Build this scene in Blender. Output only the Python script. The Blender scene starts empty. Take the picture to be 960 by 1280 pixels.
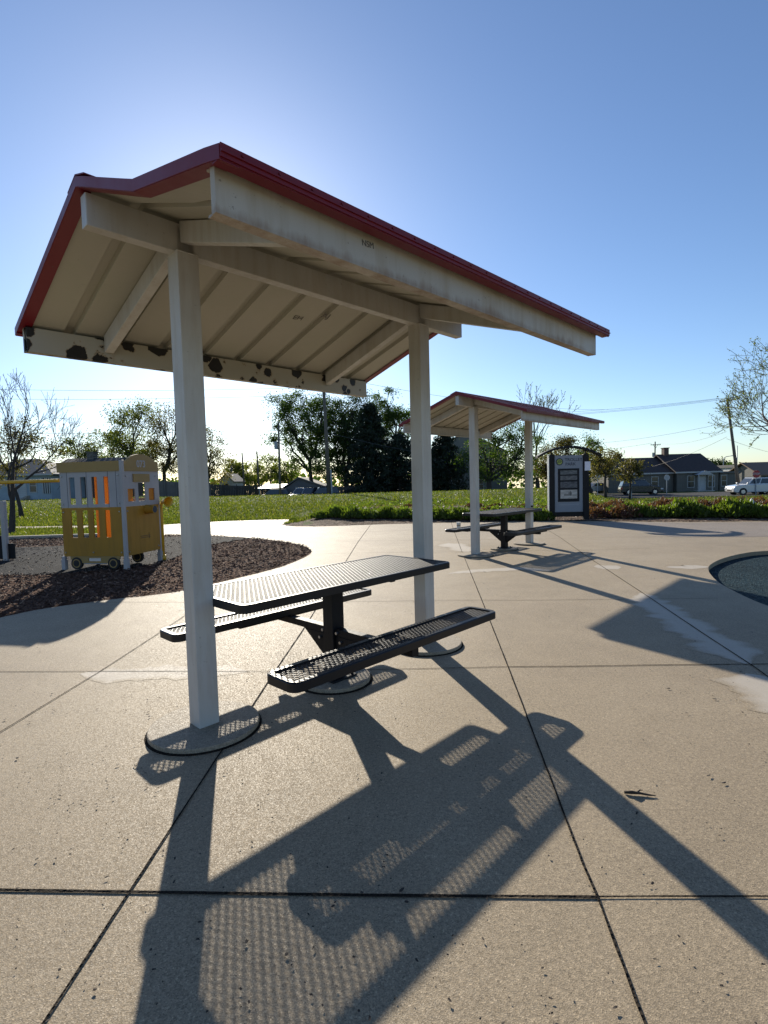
import bpy, bmesh, math, random
from mathutils import Vector, Matrix, noise
from mathutils.geometry import tessellate_polygon, delaunay_2d_cdt
R = math.radians
random.seed(7)
scene = bpy.context.scene
col = scene.collection

# ------------------------------------------------------------------ camera (solved from the photograph)
F, PITCH, ROLL, CAMH = 662.5, .0594, .0259, 1.41
cR, sR, cP, sP = math.cos(ROLL), math.sin(ROLL), math.cos(PITCH), math.sin(PITCH)
RGT, UPV, FWD = Vector((1, 0, 0)), Vector((0, sP, cP)), Vector((0, cP, -sP))
CX, CY = RGT * cR - UPV * sR, RGT * sR + UPV * cR
cam = bpy.data.cameras.new('camera'); co = bpy.data.objects.new('camera', cam); col.objects.link(co)
m = Matrix.Identity(4)
for i in range(3):
    m[i][0], m[i][1], m[i][2] = CX[i], CY[i], -FWD[i]
m[2][3] = CAMH
co.matrix_world = m
cam.sensor_fit = 'HORIZONTAL'; cam.sensor_width = 36; cam.lens = 36 * F / 960
cam.clip_start = .05; cam.clip_end = 5000
scene.camera = co

def ray(px, py):
    return FWD * F + CX * (px - 480) - CY * (py - 640)
def G(px, py, z=0.0):                       # point of the plane at height z seen at a photo position
    d = ray(px, py); t = (z - CAMH) / d.z
    return (d.x * t, d.y * t)
def P(px, py, Y):                           # point at depth Y
    d = ray(px, py); t = Y / d.y
    return Vector((d.x * t, Y, CAMH + d.z * t))
def XP(px, Y): return P(px, 600, Y).x
def ZP(px, py, Y): return P(px, py, Y).z

def smooth(a, b, x):
    t = min(1, max(0, (x - a) / (b - a))); return t * t * (3 - 2 * t)
def lerp_tab(tab, x):
    if x <= tab[0][0]: return tab[0][1]
    for (a, va), (b, vb) in zip(tab, tab[1:]):
        if x <= b: return va + (vb - va) * (x - a) / (b - a)
    return tab[-1][1]
def h(x, y):                                # terrain height
    if y < 12:
        return -.15 if (x > 1.0 or y < 2) else -.012
    k = 480 + 662 * x / max(y, 1)
    lf = lerp_tab([(0, -.012), (21.5, -.012), (30, .16), (44, .45), (60, .35), (80, .2), (160, -3), (700, -12)], y)
    md = lerp_tab([(0, -.012), (17, -.012), (21, .18), (30, .28), (42, .42), (50, .25), (66, -1.0), (110, -1.9), (160, -3.5), (700, -13)], y)
    rt = lerp_tab([(0, -.012), (15.2, -.012), (18, .03), (24, -.12), (38, -.55), (56, -1.12), (110, -1.5), (160, -3), (700, -12)], y)
    a1, a2, f_ = smooth(378, 408, k), smooth(170, 300, k), smooth(21.5, 27, y); a = a1 + (a2 - a1) * f_; b = smooth(690, 790, k)
    v = lf * (1 - a) + md * a
    v = v * (1 - b) + rt * b
    if y > 21: v += .05 * noise.noise(Vector((x * .12, y * .12, 3)))
    return v

# ------------------------------------------------------------------ helpers
class MB:
    def __init__(s): s.v = []; s.f = []; s.m = []; s.T = None
    def add(s, vs, fs, mi=0):
        o = len(s.v)
        s.v += [tuple(s.T @ Vector(q)) if s.T is not None else tuple(q) for q in vs]
        s.f += [tuple(o + i for i in q) for q in fs]; s.m += [mi] * len(fs)
    def hexa(s, p, mi=0):                   # 4 bottom (ccw from above), 4 top
        s.add(p, [(3, 2, 1, 0), (4, 5, 6, 7), (0, 1, 5, 4), (1, 2, 6, 5), (2, 3, 7, 6), (3, 0, 4, 7)], mi)
    def box(s, x0, x1, y0, y1, z0, z1, mi=0):
        s.hexa([(x0, y0, z0), (x1, y0, z0), (x1, y1, z0), (x0, y1, z0), (x0, y0, z1), (x1, y0, z1), (x1, y1, z1), (x0, y1, z1)], mi)
    def bar(s, a, b, w, hh, up=(0, 0, 1), mi=0):      # rectangular bar from a to b
        a, b = Vector(a), Vector(b); d = (b - a).normalized(); u = Vector(up)
        sd = d.cross(u).normalized() * (w / 2); u2 = sd.cross(d).normalized() * (hh / 2)
        s.hexa([a - sd - u2, a + sd - u2, b + sd - u2, b - sd - u2, a - sd + u2, a + sd + u2, b + sd + u2, b - sd + u2], mi)
    def tube(s, path, rad, n=6, mi=0, cap=True):
        path = [Vector(q) for q in path]
        rad = rad if isinstance(rad, (list, tuple)) else [rad] * len(path)
        vs = []; prev = None
        for i, q in enumerate(path):
            d = (path[min(i + 1, len(path) - 1)] - path[max(i - 1, 0)])
            d = d.normalized() if d.length > 1e-9 else Vector((0, 0, 1))
            if prev is None:
                e = d.cross(Vector((0, 0, 1)));  e = e.normalized() if e.length > .05 else d.cross(Vector((1, 0, 0))).normalized()
            else:
                e = (prev - d * prev.dot(d)); e = e.normalized() if e.length > 1e-6 else d.orthogonal().normalized()
            prev = e; g = d.cross(e)
            for k in range(n):
                t = 2 * math.pi * k / n
                vs.append(q + (e * math.cos(t) + g * math.sin(t)) * rad[i])
        fs = []
        for i in range(len(path) - 1):
            for k in range(n):
                k2 = (k + 1) % n
                fs.append((i * n + k, i * n + k2, (i + 1) * n + k2, (i + 1) * n + k))
        if cap:
            fs.append(tuple(range(n))[::-1]); fs.append(tuple((len(path) - 1) * n + k for k in range(n)))
        s.add(vs, fs, mi)
    def cyl(s, c, r, z0, z1, n=32, mi=0, r2=None):
        r2 = r if r2 is None else r2
        vs = [(c[0] + r * math.cos(2 * math.pi * k / n), c[1] + r * math.sin(2 * math.pi * k / n), z0) for k in range(n)]
        vs += [(c[0] + r2 * math.cos(2 * math.pi * k / n), c[1] + r2 * math.sin(2 * math.pi * k / n), z1) for k in range(n)]
        s.add(vs, [tuple(range(n))[::-1], tuple(range(n, 2 * n))] + [(k, (k + 1) % n, n + (k + 1) % n, n + k) for k in range(n)], mi)
    def prism(s, poly, axis, a, b, mi=0):   # 2-D outline pushed along an axis (x|y|z) from a to b
        def q(u, w, t): return {'x': (t, u, w), 'y': (u, t, w), 'z': (u, w, t)}[axis]
        n = len(poly)
        vs = [q(u, w, a) for u, w in poly] + [q(u, w, b) for u, w in poly]
        fs = [(k, (k + 1) % n, n + (k + 1) % n, n + k) for k in range(n)]
        tri = tessellate_polygon([[Vector((u, w, 0)) for u, w in poly]])
        fs += [tuple(t) for t in tri] + [tuple(i + n for i in t)[::-1] for t in tri]
        s.add(vs, fs, mi)
    def sheet(s, loops, z, mi=0):           # flat polygon with holes
        pts = [Vector((q[0], q[1])) for l in loops for q in l]; ed = []; o = 0
        for l in loops:
            ed += [(o + i, o + (i + 1) % len(l)) for i in range(len(l))]; o += len(l)
        r = delaunay_2d_cdt(pts, ed, [], 0, 1e-6); vs, fs = r[0], []
        for f in r[2]:
            cx, cy = sum(vs[i].x for i in f) / len(f), sum(vs[i].y for i in f) / len(f)
            if pip(cx, cy, loops[0]) and not any(pip(cx, cy, l) for l in loops[1:]): fs.append(tuple(f))
        s.add([(q.x, q.y, z) for q in vs], fs, mi)
    def build(s, name, mats, parent=None, smooth=False, bevel=0, loc=None, fixn=True):
        me = bpy.data.meshes.new(name); me.from_pydata(s.v, [], s.f)
        mats = mats if isinstance(mats, (list, tuple)) else [mats]
        for q in mats: me.materials.append(q)
        me.polygons.foreach_set('material_index', s.m)
        if fixn and len(s.f) < 30000:
            bm = bmesh.new(); bm.from_mesh(me); bmesh.ops.recalc_face_normals(bm, faces=bm.faces); bm.to_mesh(me); bm.free()
        if smooth: me.polygons.foreach_set('use_smooth', [True] * len(s.f))
        me.update()
        o = bpy.data.objects.new(name, me); col.objects.link(o)
        if parent is not None: o.parent = parent
        if loc is not None: o.location = loc
        if bevel:
            b = o.modifiers.new('edge', 'BEVEL'); b.width = bevel; b.segments = 2; b.limit_method = 'ANGLE'; b.angle_limit = R(40)
        return o

def tag(o, label=None, cat=None, group=None, kind=None):
    if label: o['label'] = label
    if cat: o['category'] = cat
    if group: o['group'] = group
    if kind: o['kind'] = kind
    return o
def thing(name, label, cat, loc=(0, 0, 0), rz=0.0, group=None):
    o = bpy.data.objects.new(name, None); col.objects.link(o); o.location = loc; o.rotation_euler = (0, 0, rz)
    o.empty_display_size = .2
    return tag(o, label, cat, group)
def copy_tree(o, parent=None):
    c = o.copy(); col.objects.link(c)
    if parent is not None: c.parent = parent
    for ch in list(o.children): copy_tree(ch, c)
    return c
def text_mesh(s, size, extrude=.002, align='CENTER', bold=0.0):
    cu = bpy.data.curves.new('text', 'FONT'); cu.body = s; cu.size = size; cu.extrude = extrude; cu.align_x = align; cu.align_y = 'CENTER'; cu.offset = bold
    o = bpy.data.objects.new('text', cu); col.objects.link(o)
    bpy.context.view_layer.update()
    me = bpy.data.meshes.new_from_object(o.evaluated_get(bpy.context.evaluated_depsgraph_get()))
    bpy.data.objects.remove(o); bpy.data.curves.remove(cu)
    return me
def text_part(name, s, size, mat, parent, loc, rot, extrude=.002, bold=0.0):
    me = text_mesh(s, size, extrude, bold=bold); me.materials.clear(); me.materials.append(mat)
    o = bpy.data.objects.new(name, me); col.objects.link(o); o.parent = parent; o.location = loc; o.rotation_euler = rot
    return o

# ------------------------------------------------------------------ materials
def mat(name, base, rough=.6, metal=0.0, spec=.5):
    mt = bpy.data.materials.new(name); mt.use_nodes = True
    b = mt.node_tree.nodes['Principled BSDF']
    b.inputs['Base Color'].default_value = (*base, 1); b.inputs['Roughness'].default_value = rough
    b.inputs['Metallic'].default_value = metal; b.inputs['Specular IOR Level'].default_value = spec
    return mt
class NT:
    def __init__(s, mt): s.t = mt.node_tree; s.b = s.t.nodes.get('Principled BSDF')
    def n(s, kind, **kw):
        q = s.t.nodes.new('ShaderNode' + kind)
        for k, v in kw.items():
            if k.startswith('i_'):
                key = k[2:].replace('_', ' ')
                q.inputs[key].default_value = v
            else: setattr(q, k, v)
        return q
    def l(s, a, b): s.t.links.new(a, b)
    def pos(s, obj=True):
        if obj: return s.n('TexCoord').outputs['Object']
        return s.n('NewGeometry').outputs['Position']
    def noise(s, co, scale, detail=4, rough=.6):
        q = s.n('TexNoise'); q.inputs['Scale'].default_value = scale; q.inputs['Detail'].default_value = detail; q.inputs['Roughness'].default_value = rough
        s.l(co, q.inputs['Vector']); return q.outputs['Fac']
    def ramp(s, fac, stops, interp='LINEAR'):
        q = s.n('ValToRGB'); q.color_ramp.interpolation = interp
        el = q.color_ramp.elements
        while len(el) < len(stops): el.new(.5)
        for e, (p, c) in zip(el, stops):
            e.position = p; e.color = (*c, 1) if isinstance(c, tuple) else (c, c, c, 1)
        s.l(fac, q.inputs['Fac']); return q.outputs['Color']
    def mix(s, fac, a, b, mode='MIX'):
        q = s.n('Mix', data_type='RGBA', blend_type=mode)
        for v, i in ((fac, 0), (a, 6), (b, 7)):
            if isinstance(v, (int, float)): q.inputs[i].default_value = v if i == 0 else (v, v, v, 1)
            elif isinstance(v, tuple): q.inputs[i].default_value = (*v, 1)
            else: s.l(v, q.inputs[i])
        return q.outputs[2]
    def bump(s, hgt, strength, dist):
        q = s.n('Bump'); q.inputs['Strength'].default_value = strength; q.inputs['Distance'].default_value = dist
        s.l(hgt, q.inputs['Height']); s.l(q.outputs['Normal'], s.b.inputs['Normal']); return q
    def color(s, c): s.l(c, s.b.inputs['Base Color'])
    def rough(s, c): s.l(c, s.b.inputs['Roughness'])

def concrete(name, dark, mid, light, speck=.6, agg=250.0):
    mt = mat(name, mid, .85, 0, .3); t = NT(mt); p = t.pos(False)
    big = t.noise(p, .35, 5, .62); med = t.noise(p, 3.1, 5, .6); fine = t.noise(p, 60, 3, .7)
    c = t.ramp(big, [(.3, dark), (.52, mid), (.72, light)])
    c = t.mix(1, c, t.ramp(t.noise(p, .9, 7, .72), [(.30, .80), (.45, 1.0), (.62, 1.0), (.8, 1.14)]), 'MULTIPLY')
    c = t.mix(t.ramp(t.noise(p, 5.3, 2, .5), [(.70, 0.0), (.76, .28)]), c, tuple(x * .45 for x in mid))
    c = t.mix(.45, c, t.ramp(med, [(.3, tuple(x * .82 for x in mid)), (.7, tuple(min(1, x * 1.12) for x in mid))]))
    v = t.n('TexVoronoi'); v.inputs['Scale'].default_value = agg; t.l(p, v.inputs['Vector'])
    sp = t.n('Separate' + 'Color'); t.l(v.outputs['Color'], sp.inputs[0])
    cellv = t.ramp(sp.outputs[0], [(0, .36), (.35, .78), (.7, 1.0), (.93, 1.2), (1, 1.75)])
    c = t.mix(speck, c, t.mix(1, c, cellv, 'MULTIPLY'))
    c = t.mix(.5, c, t.mix(1, c, t.ramp(fine, [(.3, .6), (.7, 1.35)]), 'MULTIPLY'))
    t.color(c)
    hh = t.n('Math', operation='ADD'); t.l(v.outputs['Distance'], hh.inputs[0]); t.l(fine, hh.inputs[1])
    t.bump(hh.outputs[0], .28, .0025)
    t.rough(t.ramp(sp.outputs[1], [(0, .55), (1, .95)]))
    return mt
def speckled(name, cols, scale, rough=.9, bump=.6, bd=.02, obj=False):
    mt = mat(name, cols[1], rough, 0, .05); t = NT(mt); p = t.pos(obj)
    v = t.n('TexVoronoi'); v.inputs['Scale'].default_value = scale; t.l(p, v.inputs['Vector'])
    sp = t.n('SeparateColor'); t.l(v.outputs['Color'], sp.inputs[0])
    n = len(cols) - 1
    c = t.ramp(sp.outputs[0], [(i / n, q) for i, q in enumerate(cols)])
    big = t.noise(p, .8, 4)
    c = t.mix(1, c, t.ramp(big, [(.3, .75), (.7, 1.2)]), 'MULTIPLY')
    t.color(c); t.bump(v.outputs['Distance'], bump, bd)
    return mt
def painted(name, base, rough=.45, dirt=(.3, .25, .18), amount=.35, scale=3.0, streak=True, bump=.15):
    mt = mat(name, base, rough, 0, .4); t = NT(mt); p = t.pos(True)
    mp = t.n('Mapping'); mp.inputs['Scale'].default_value = (6, 6, .7) if streak else (1, 1, 1); t.l(p, mp.inputs['Vector'])
    a = t.noise(mp.outputs[0], scale, 6, .65); b = t.noise(p, scale * .5, 4, .6); f = t.noise(p, 90, 3)
    c = t.mix(t.ramp(a, [(.45, 0.0), (.8, min(1, amount * 1.5))]), base, dirt)
    c = t.mix(1, c, t.ramp(b, [(.3, .86), (.7, 1.08)]), 'MULTIPLY')
    c = t.mix(t.ramp(t.noise(p, 38, 4, .7), [(.665, 0.0), (.70, min(1, 1.2 * amount))]), c, (.1, .07, .05))
    t.color(c); t.bump(f, bump, .002); t.rough(t.ramp(a, [(.3, rough - .08), (.8, rough + .25)]))
    return mt
def leafy(name, a, b, trans=.4, c=None):
    mt = bpy.data.materials.new(name); mt.use_nodes = True; t = NT(mt)
    t.t.nodes.remove(t.b); out = t.t.nodes['Material Output']
    g = t.n('NewGeometry'); rnd = g.outputs['Random Per Island']
    cc = t.ramp(rnd, [(0, a), (.75, b), (1, c or b)])
    big = t.noise(t.pos(False), .9, 2)
    cc = t.mix(1, cc, t.ramp(big, [(.3, .8), (.7, 1.2)]), 'MULTIPLY')
    d = t.n('BsdfPrincipled'); d.inputs['Roughness'].default_value = .5; d.inputs['Specular IOR Level'].default_value = .35
    tr = t.n('BsdfTranslucent'); t.l(cc, d.inputs['Base Color'])
    br = t.mix(1, cc, (1.5, 1.7, .6), 'MULTIPLY'); t.l(br, tr.inputs['Color'])
    mx = t.n('MixShader'); mx.inputs[0].default_value = trans
    t.l(d.outputs[0], mx.inputs[1]); t.l(tr.outputs[0], mx.inputs[2]); t.l(mx.outputs[0], out.inputs['Surface'])
    return mt
def bark(name, a, b):
    mt = mat(name, a, .9); t = NT(mt); p = t.pos(True)
    mp = t.n('Mapping'); mp.inputs['Scale'].default_value = (8, 8, 1.5); t.l(p, mp.inputs['Vector'])
    n = t.noise(mp.outputs[0], 3, 5, .7); t.color(t.ramp(n, [(.3, a), (.7, b)])); t.bump(n, .6, .02)
    return mt
def siding(name, base, step=.12, vert=False):
    mt = mat(name, base, .6); t = NT(mt); p = t.pos(True)
    sx = t.n('SeparateXYZ'); t.l(p, sx.inputs[0])
    f = t.n('Math', operation='DIVIDE'); t.l(sx.outputs['X' if vert else 'Z'], f.inputs[0]); f.inputs[1].default_value = step
    fr = t.n('Math', operation='FRACT'); t.l(f.outputs[0], fr.inputs[0])
    ln = t.ramp(fr.outputs[0], [(0, .55), (.12, 1.0), (1, .95)])
    c = t.mix(1, base, ln, 'MULTIPLY'); c = t.mix(1, c, t.ramp(t.noise(p, 1.2, 4), [(.3, .85), (.7, 1.1)]), 'MULTIPLY'); t.color(c)
    t.bump(fr.outputs[0], .4, .02); return mt
def shingle(name, base):
    mt = mat(name, base, .85); t = NT(mt); p = t.pos(True)
    br = t.n('TexBrick'); br.inputs['Scale'].default_value = 1.6; br.inputs['Mortar Size'].default_value = .015
    br.inputs['Color1'].default_value = (*base, 1); br.inputs['Color2'].default_value = (*[x * .7 for x in base], 1); br.inputs['Mortar'].default_value = (*[x * .4 for x in base], 1)
    mp = t.n('Mapping'); mp.inputs['Rotation'].default_value = (R(90), 0, 0); t.l(p, mp.inputs['Vector'])
    t.l(mp.outputs[0], br.inputs['Vector'])
    t.color(t.mix(.5, br.outputs['Color'], t.ramp(t.noise(p, 3, 4), [(.3, tuple(x * .7 for x in base)), (.7, tuple(x * 1.3 for x in base))])))
    return mt

M = {}
M['plaza'] = concrete('plaza_concrete', (.255, .198, .131), (.335, .265, .177), (.40, .324, .225))
M['pad'] = concrete('pad_concrete', (.27, .225, .165), (.33, .275, .205), (.38, .325, .25), .6)
M['patch'] = concrete('cement_residue', (.255, .198, .131), (.335, .265, .177), (.40, .324, .225))
def pale(mt):
    t = NT(mt); base_ = t.b.inputs['Base Color'].links[0].from_socket; p = t.pos(False)
    at_ = t.n('Attribute'); at_.attribute_name = 'pale'
    m1 = t.n('Math', operation='MULTIPLY_ADD'); t.l(t.noise(p, 7, 6, .7), m1.inputs[0]); m1.inputs[1].default_value = 1.1; m1.inputs[2].default_value = -.55
    m2 = t.n('Math', operation='ADD'); t.l(at_.outputs['Fac'], m2.inputs[0]); t.l(m1.outputs[0], m2.inputs[1])
    t.color(t.mix(t.ramp(m2.outputs[0], [(.12, 0.0), (.42, .42), (.9, .75)]), base_, (.47, .42, .355)))
M['path'] = concrete('brown_path', (.20, .165, .13), (.25, .205, .165), (.30, .25, .20), .6)
M['sidewalk'] = concrete('pale_sidewalk', (.36, .31, .24), (.41, .355, .28), (.46, .40, .32), .5)
M['joint'] = speckled('joint_filler', [(.017, .014, .012), (.022, .018, .015), (.03, .025, .02)], 70)
M['mulch'] = speckled('mulch_base', [(.034, .017, .010), (.075, .036, .022), (.12, .060, .037), (.20, .11, .075)], 34, .9, 1, .05)
M['rubber'] = speckled('grey_rubber', [(.008, .009, .011), (.019, .020, .023), (.031, .032, .035), (.07, .07, .07)], 45, .9, .8, .02)
M['blue_rubber'] = speckled('blue_rubber', [(.004, .011, .016), (.010, .026, .036), (.018, .044, .057), (.06, .085, .09)], 55, .75, .9, .02)
M['bed'] = speckled('bed_mulch', [(.03, .02, .014), (.07, .045, .03), (.13, .085, .06), (.28, .22, .17)], 14, .9, 1, .05)
M['asphalt'] = speckled('asphalt', [(.05, .05, .05), (.075, .073, .07), (.1, .098, .095)], 30, .85, .3, .01)
mt = mat('lawn_soil', (.06, .09, .02), .95, 0, .1); t = NT(mt); p = t.pos(False)
t.color(t.mix(.5, t.ramp(t.noise(p, .5, 6, .7), [(.3, (.05, .07, .012)), (.55, (.085, .115, .02)), (.75, (.13, .145, .04))]),
              t.ramp(t.noise(p, 9, 4, .8), [(.35, (.02, .035, .008)), (.65, (.11, .155, .035))])))
t.bump(t.noise(p, 14, 4, .8), 1, .08); M['lawn'] = mt
M['grass'] = leafy('grass_blade', (.052, .066, .011), (.092, .108, .022), .5, (.22, .19, .06))
M['white'] = painted('white_paint', (.52, .51, .48), .42, (.34, .27, .18), .3)
M['underside'] = painted('panel_underside', (.43, .41, .345), .5, (.28, .31, .22), .25, 2.0, False, .05)
M['red'] = painted('red_trim', (.17, .008, .016), .38, (.12, .02, .02), .35, 2.0, False, .05)
# white paint with rust bleeding from below and with peeled patches
mt = painted('rusty_white_paint', (.47, .435, .37), .45, (.30, .23, .15), .45, 1.6)
t = NT(mt); base_ = t.b.inputs['Base Color'].links[0].from_socket; p = t.pos(True); sx = t.n('SeparateXYZ'); t.l(p, sx.inputs[0])
mp = t.n('Mapping'); mp.inputs['Scale'].default_value = (7, 7, 1.2); t.l(p, mp.inputs['Vector'])
mr = t.n('MapRange'); t.l(sx.outputs['Z'], mr.inputs[0]); mr.inputs[1].default_value = 2.311; mr.inputs[2].default_value = 2.37; mr.inputs[3].default_value = .26; mr.inputs[4].default_value = -.22
ad = t.n('Math', operation='ADD'); lo = t.n('Math', operation='MULTIPLY'); t.l(t.noise(p, 1.7, 2, .5), lo.inputs[0]); t.l(t.noise(mp.outputs[0], 1.5, 6, .7), lo.inputs[1]); lo2 = t.n('Math', operation='MULTIPLY'); t.l(lo.outputs[0], lo2.inputs[0]); lo2.inputs[1].default_value = 1.9; t.l(lo2.outputs[0], ad.inputs[0]); t.l(mr.outputs[0], ad.inputs[1])
t.color(t.mix(t.ramp(ad.outputs[0], [(.55, 0.0), (.85, .6)]), base_, (.19, .10, .05)))
M['rusty'] = mt
mt = mat('peeling_paint', (.42, .39, .32), .5); t = NT(mt); p = t.pos(True)
n1 = t.noise(p, 8.5, 1.5, .5); n2 = t.noise(p, 26, 4, .7)
sx = t.n('SeparateXYZ'); t.l(p, sx.inputs[0])
bias = t.ramp(t.n('MapRange').outputs[0], [(0, 0.0), (1, 1.0)])
mr = t.n('MapRange'); t.l(sx.outputs['X'], mr.inputs[0]); mr.inputs[1].default_value = -.55; mr.inputs[2].default_value = 1.2; mr.inputs[3].default_value = .71; mr.inputs[4].default_value = .50
vo = t.n('TexVoronoi'); vo.inputs['Scale'].default_value = 8.5; t.l(p, vo.inputs['Vector']); vc = t.n('SeparateColor'); t.l(vo.outputs['Color'], vc.inputs[0])
def ma(a_, k_, c_):
    q = t.n('Math', operation='MULTIPLY_ADD'); t.l(a_, q.inputs[0]); q.inputs[1].default_value = k_
    if isinstance(c_, float): q.inputs[2].default_value = c_
    else: t.l(c_, q.inputs[2])
    return q.outputs[0]
tot = ma(vo.outputs['Distance'], -1.0, ma(vc.outputs[0], -.42, ma(n2, .5, ma(n1, .5, mr.outputs[0]))))
msk = t.ramp(tot, [(.495, 0.0), (.505, 1.0)]); rim = t.ramp(tot, [(.44, 0.0), (.495, .8)])
c = t.mix(rim, (.40, .37, .30), (.30, .21, .12)); t.color(t.mix(msk, c, (.012, .010, .009)))
inv = t.n('Math', operation='SUBTRACT'); inv.inputs[0].default_value = 1; t.l(msk, inv.inputs[1]); t.bump(inv.outputs[0], .5, .004)
M['peeling'] = mt
M['black'] = mat('black_plastisol', (.012, .012, .014),  .5, 0, 1.0)
t = NT(M['black']); t.bump(t.noise(t.pos(True), 160, 2), .12, .002)
M['blackframe'] = mat('black_coated_frame', (.009, .009, .011), .4, 0, .4)
M['blackmetal'] = painted('black_powdercoat', (.009, .009, .011), .5, (.04, .03, .025), .2, 4, True, .1)
M['blackmetal'].node_tree.nodes['Principled BSDF'].inputs['Specular IOR Level'].default_value = .22
M['bolt'] = mat('galvanised_bolt', (.4, .4, .41), .35, .9)
M['graffiti'] = mat('marker_scrawl', (.11, .10, .09), .6)

# ------------------------------------------------------------------ world, sun
SUN_AZ, SUN_EL = -.2677, .398
w = bpy.data.worlds.new('World'); scene.world = w; w.use_nodes = True
nt = w.node_tree; bg = nt.nodes['Background']
sky = nt.nodes.new('ShaderNodeTexSky'); sky.sky_type = 'NISHITA'; sky.sun_disc = False
sky.sun_elevation = SUN_EL; sky.sun_rotation = SUN_AZ; sky.air_density = 1.0; sky.dust_density = .32; sky.ozone_density = 2.2; sky.altitude = 200
tint = nt.nodes.new('ShaderNodeMix'); tint.data_type = 'RGBA'; tint.blend_type = 'MULTIPLY'; tint.inputs[0].default_value = 1
nt.links.new(sky.outputs[0], tint.inputs[6]); tint.inputs[7].default_value = (.88, .98, 1.13, 1); nt.links.new(tint.outputs[2], bg.inputs[0]); bg.inputs[1].default_value = .084
sl = bpy.data.lights.new('sun', 'SUN'); sl.energy = 5.0; sl.angle = R(.53); sl.color = (1, .92, .78)
so = bpy.data.objects.new('sun', sl); col.objects.link(so)
sd = Vector((math.sin(SUN_AZ) * math.cos(SUN_EL), math.cos(SUN_AZ) * math.cos(SUN_EL), math.sin(SUN_EL)))
so.rotation_euler = sd.to_track_quat('Z', 'Y').to_euler()
vs = scene.view_settings; vs.view_transform = 'Standard'; vs.look = 'None'; vs.gamma = 1; vs.use_curve_mapping = False
vs.exposure = .64
scene.cycles.max_bounces = 8; scene.cycles.diffuse_bounces = 4; scene.cycles.glossy_bounces = 3; scene.cycles.transmission_bounces = 4
scene.cycles.use_denoising = True; scene.cycles.caustics_reflective = False; scene.cycles.sample_clamp_indirect = 6

# ------------------------------------------------------------------ ground
def pip(x, y, poly):
    ins = False; n = len(poly)
    for i in range(n):
        (x1, y1), (x2, y2) = poly[i][:2], poly[i - 1][:2]
        if (y1 > y) != (y2 > y) and x < (x2 - x1) * (y - y1) / (y2 - y1) + x1: ins = not ins
    return ins
def smoothloop(pts, k=4):                   # Catmull-Rom through open points
    out = []
    for i in range(len(pts) - 1):
        p0, p1, p2, p3 = pts[max(i - 1, 0)], pts[i], pts[i + 1], pts[min(i + 2, len(pts) - 1)]
        for j in range(k):
            s = j / k
            out.append(tuple(.5 * (2 * p1[c] + (p2[c] - p0[c]) * s + (2 * p0[c] - 5 * p1[c] + 4 * p2[c] - p3[c]) * s * s + (3 * p1[c] - p0[c] - 3 * p2[c] + p3[c]) * s ** 3) for c in (0, 1)))
    out.append(tuple(pts[-1])); return out

xs = [-600, -400, -250, -160, -110] + [-80 + i * 1.0 for i in range(161)] + [110, 160, 250, 400, 600]
ys = [-60, -20, 0, 6, 12] + [12.5 + i * .5 for i in range(40)] + [33 + i * 1.5 for i in range(45)] + [110, 140, 200, 300, 450, 700]
b = MB()
b.add([(x, y, h(x, y)) for y in ys for x in xs], [(j * len(xs) + i, j * len(xs) + i + 1, (j + 1) * len(xs) + i + 1, (j + 1) * len(xs) + i) for j in range(len(ys) - 1) for i in range(len(xs) - 1)])
tag(b.build('ground', M['lawn'], smooth=True, fixn=False), kind='structure')

play_front = smoothloop([G(160, 668.5), G(210, 668.8), G(260, 669.3), G(300, 671.5), G(340, 675), (G(375, 681)), G(389, 689), G(380, 697), G(350, 709), G(300, 722), G(230, 738), G(190, 744), G(150, 748), G(60, 760), G(0, 772), G(-150, 806)], 5)
far_right = smoothloop([G(1250, 652), G(1100, 651.5), G(960, 651.5), G(860, 652.3), G(760, 651.6), G(690, 651.5), G(600, 652.7), G(516, 654.2), G(460, 656), G(400, 657.8), G(366, 657.8), G(353, 655.5)], 4)
side_far = [G(366, 651), G(374, 649), G(330, 649.8), G(280, 651.5), G(230, 654.2), G(195, 656.5), G(90, 657.3), G(0, 658.6), G(-200, 662)]
side_near = [G(-200, 665.5), G(0, 661.5), G(80, 659.8), G(130, 661), G(150, 664)]
outer = [(-14, -9), (16, -9), (20, -2), (21, 8)] + far_right + side_far + side_near + play_front + [(-9, 4)]
hole = smoothloop([G(1200, 690), G(1050, 686), G(960, 688.5), G(930, 691.5), G(905, 697.5), G(889, 705), G(885.5, 712), G(890, 720), G(900, 729), G(918, 739), G(940, 749.5), G(962, 758), G(1050, 790), G(1200, 800)], 5)
b = MB()
b.sheet([outer, hole], 0.0, 0)
for i in range(len(hole)):                  # the drop down to the rubber
    (x1, y1), (x2, y2) = hole[i - 1], hole[i]
    b.add([(x1, y1, 0), (x2, y2, 0), (x2, y2, -.12), (x1, y1, -.12)], [(0, 1, 2, 3)], 0)
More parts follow.
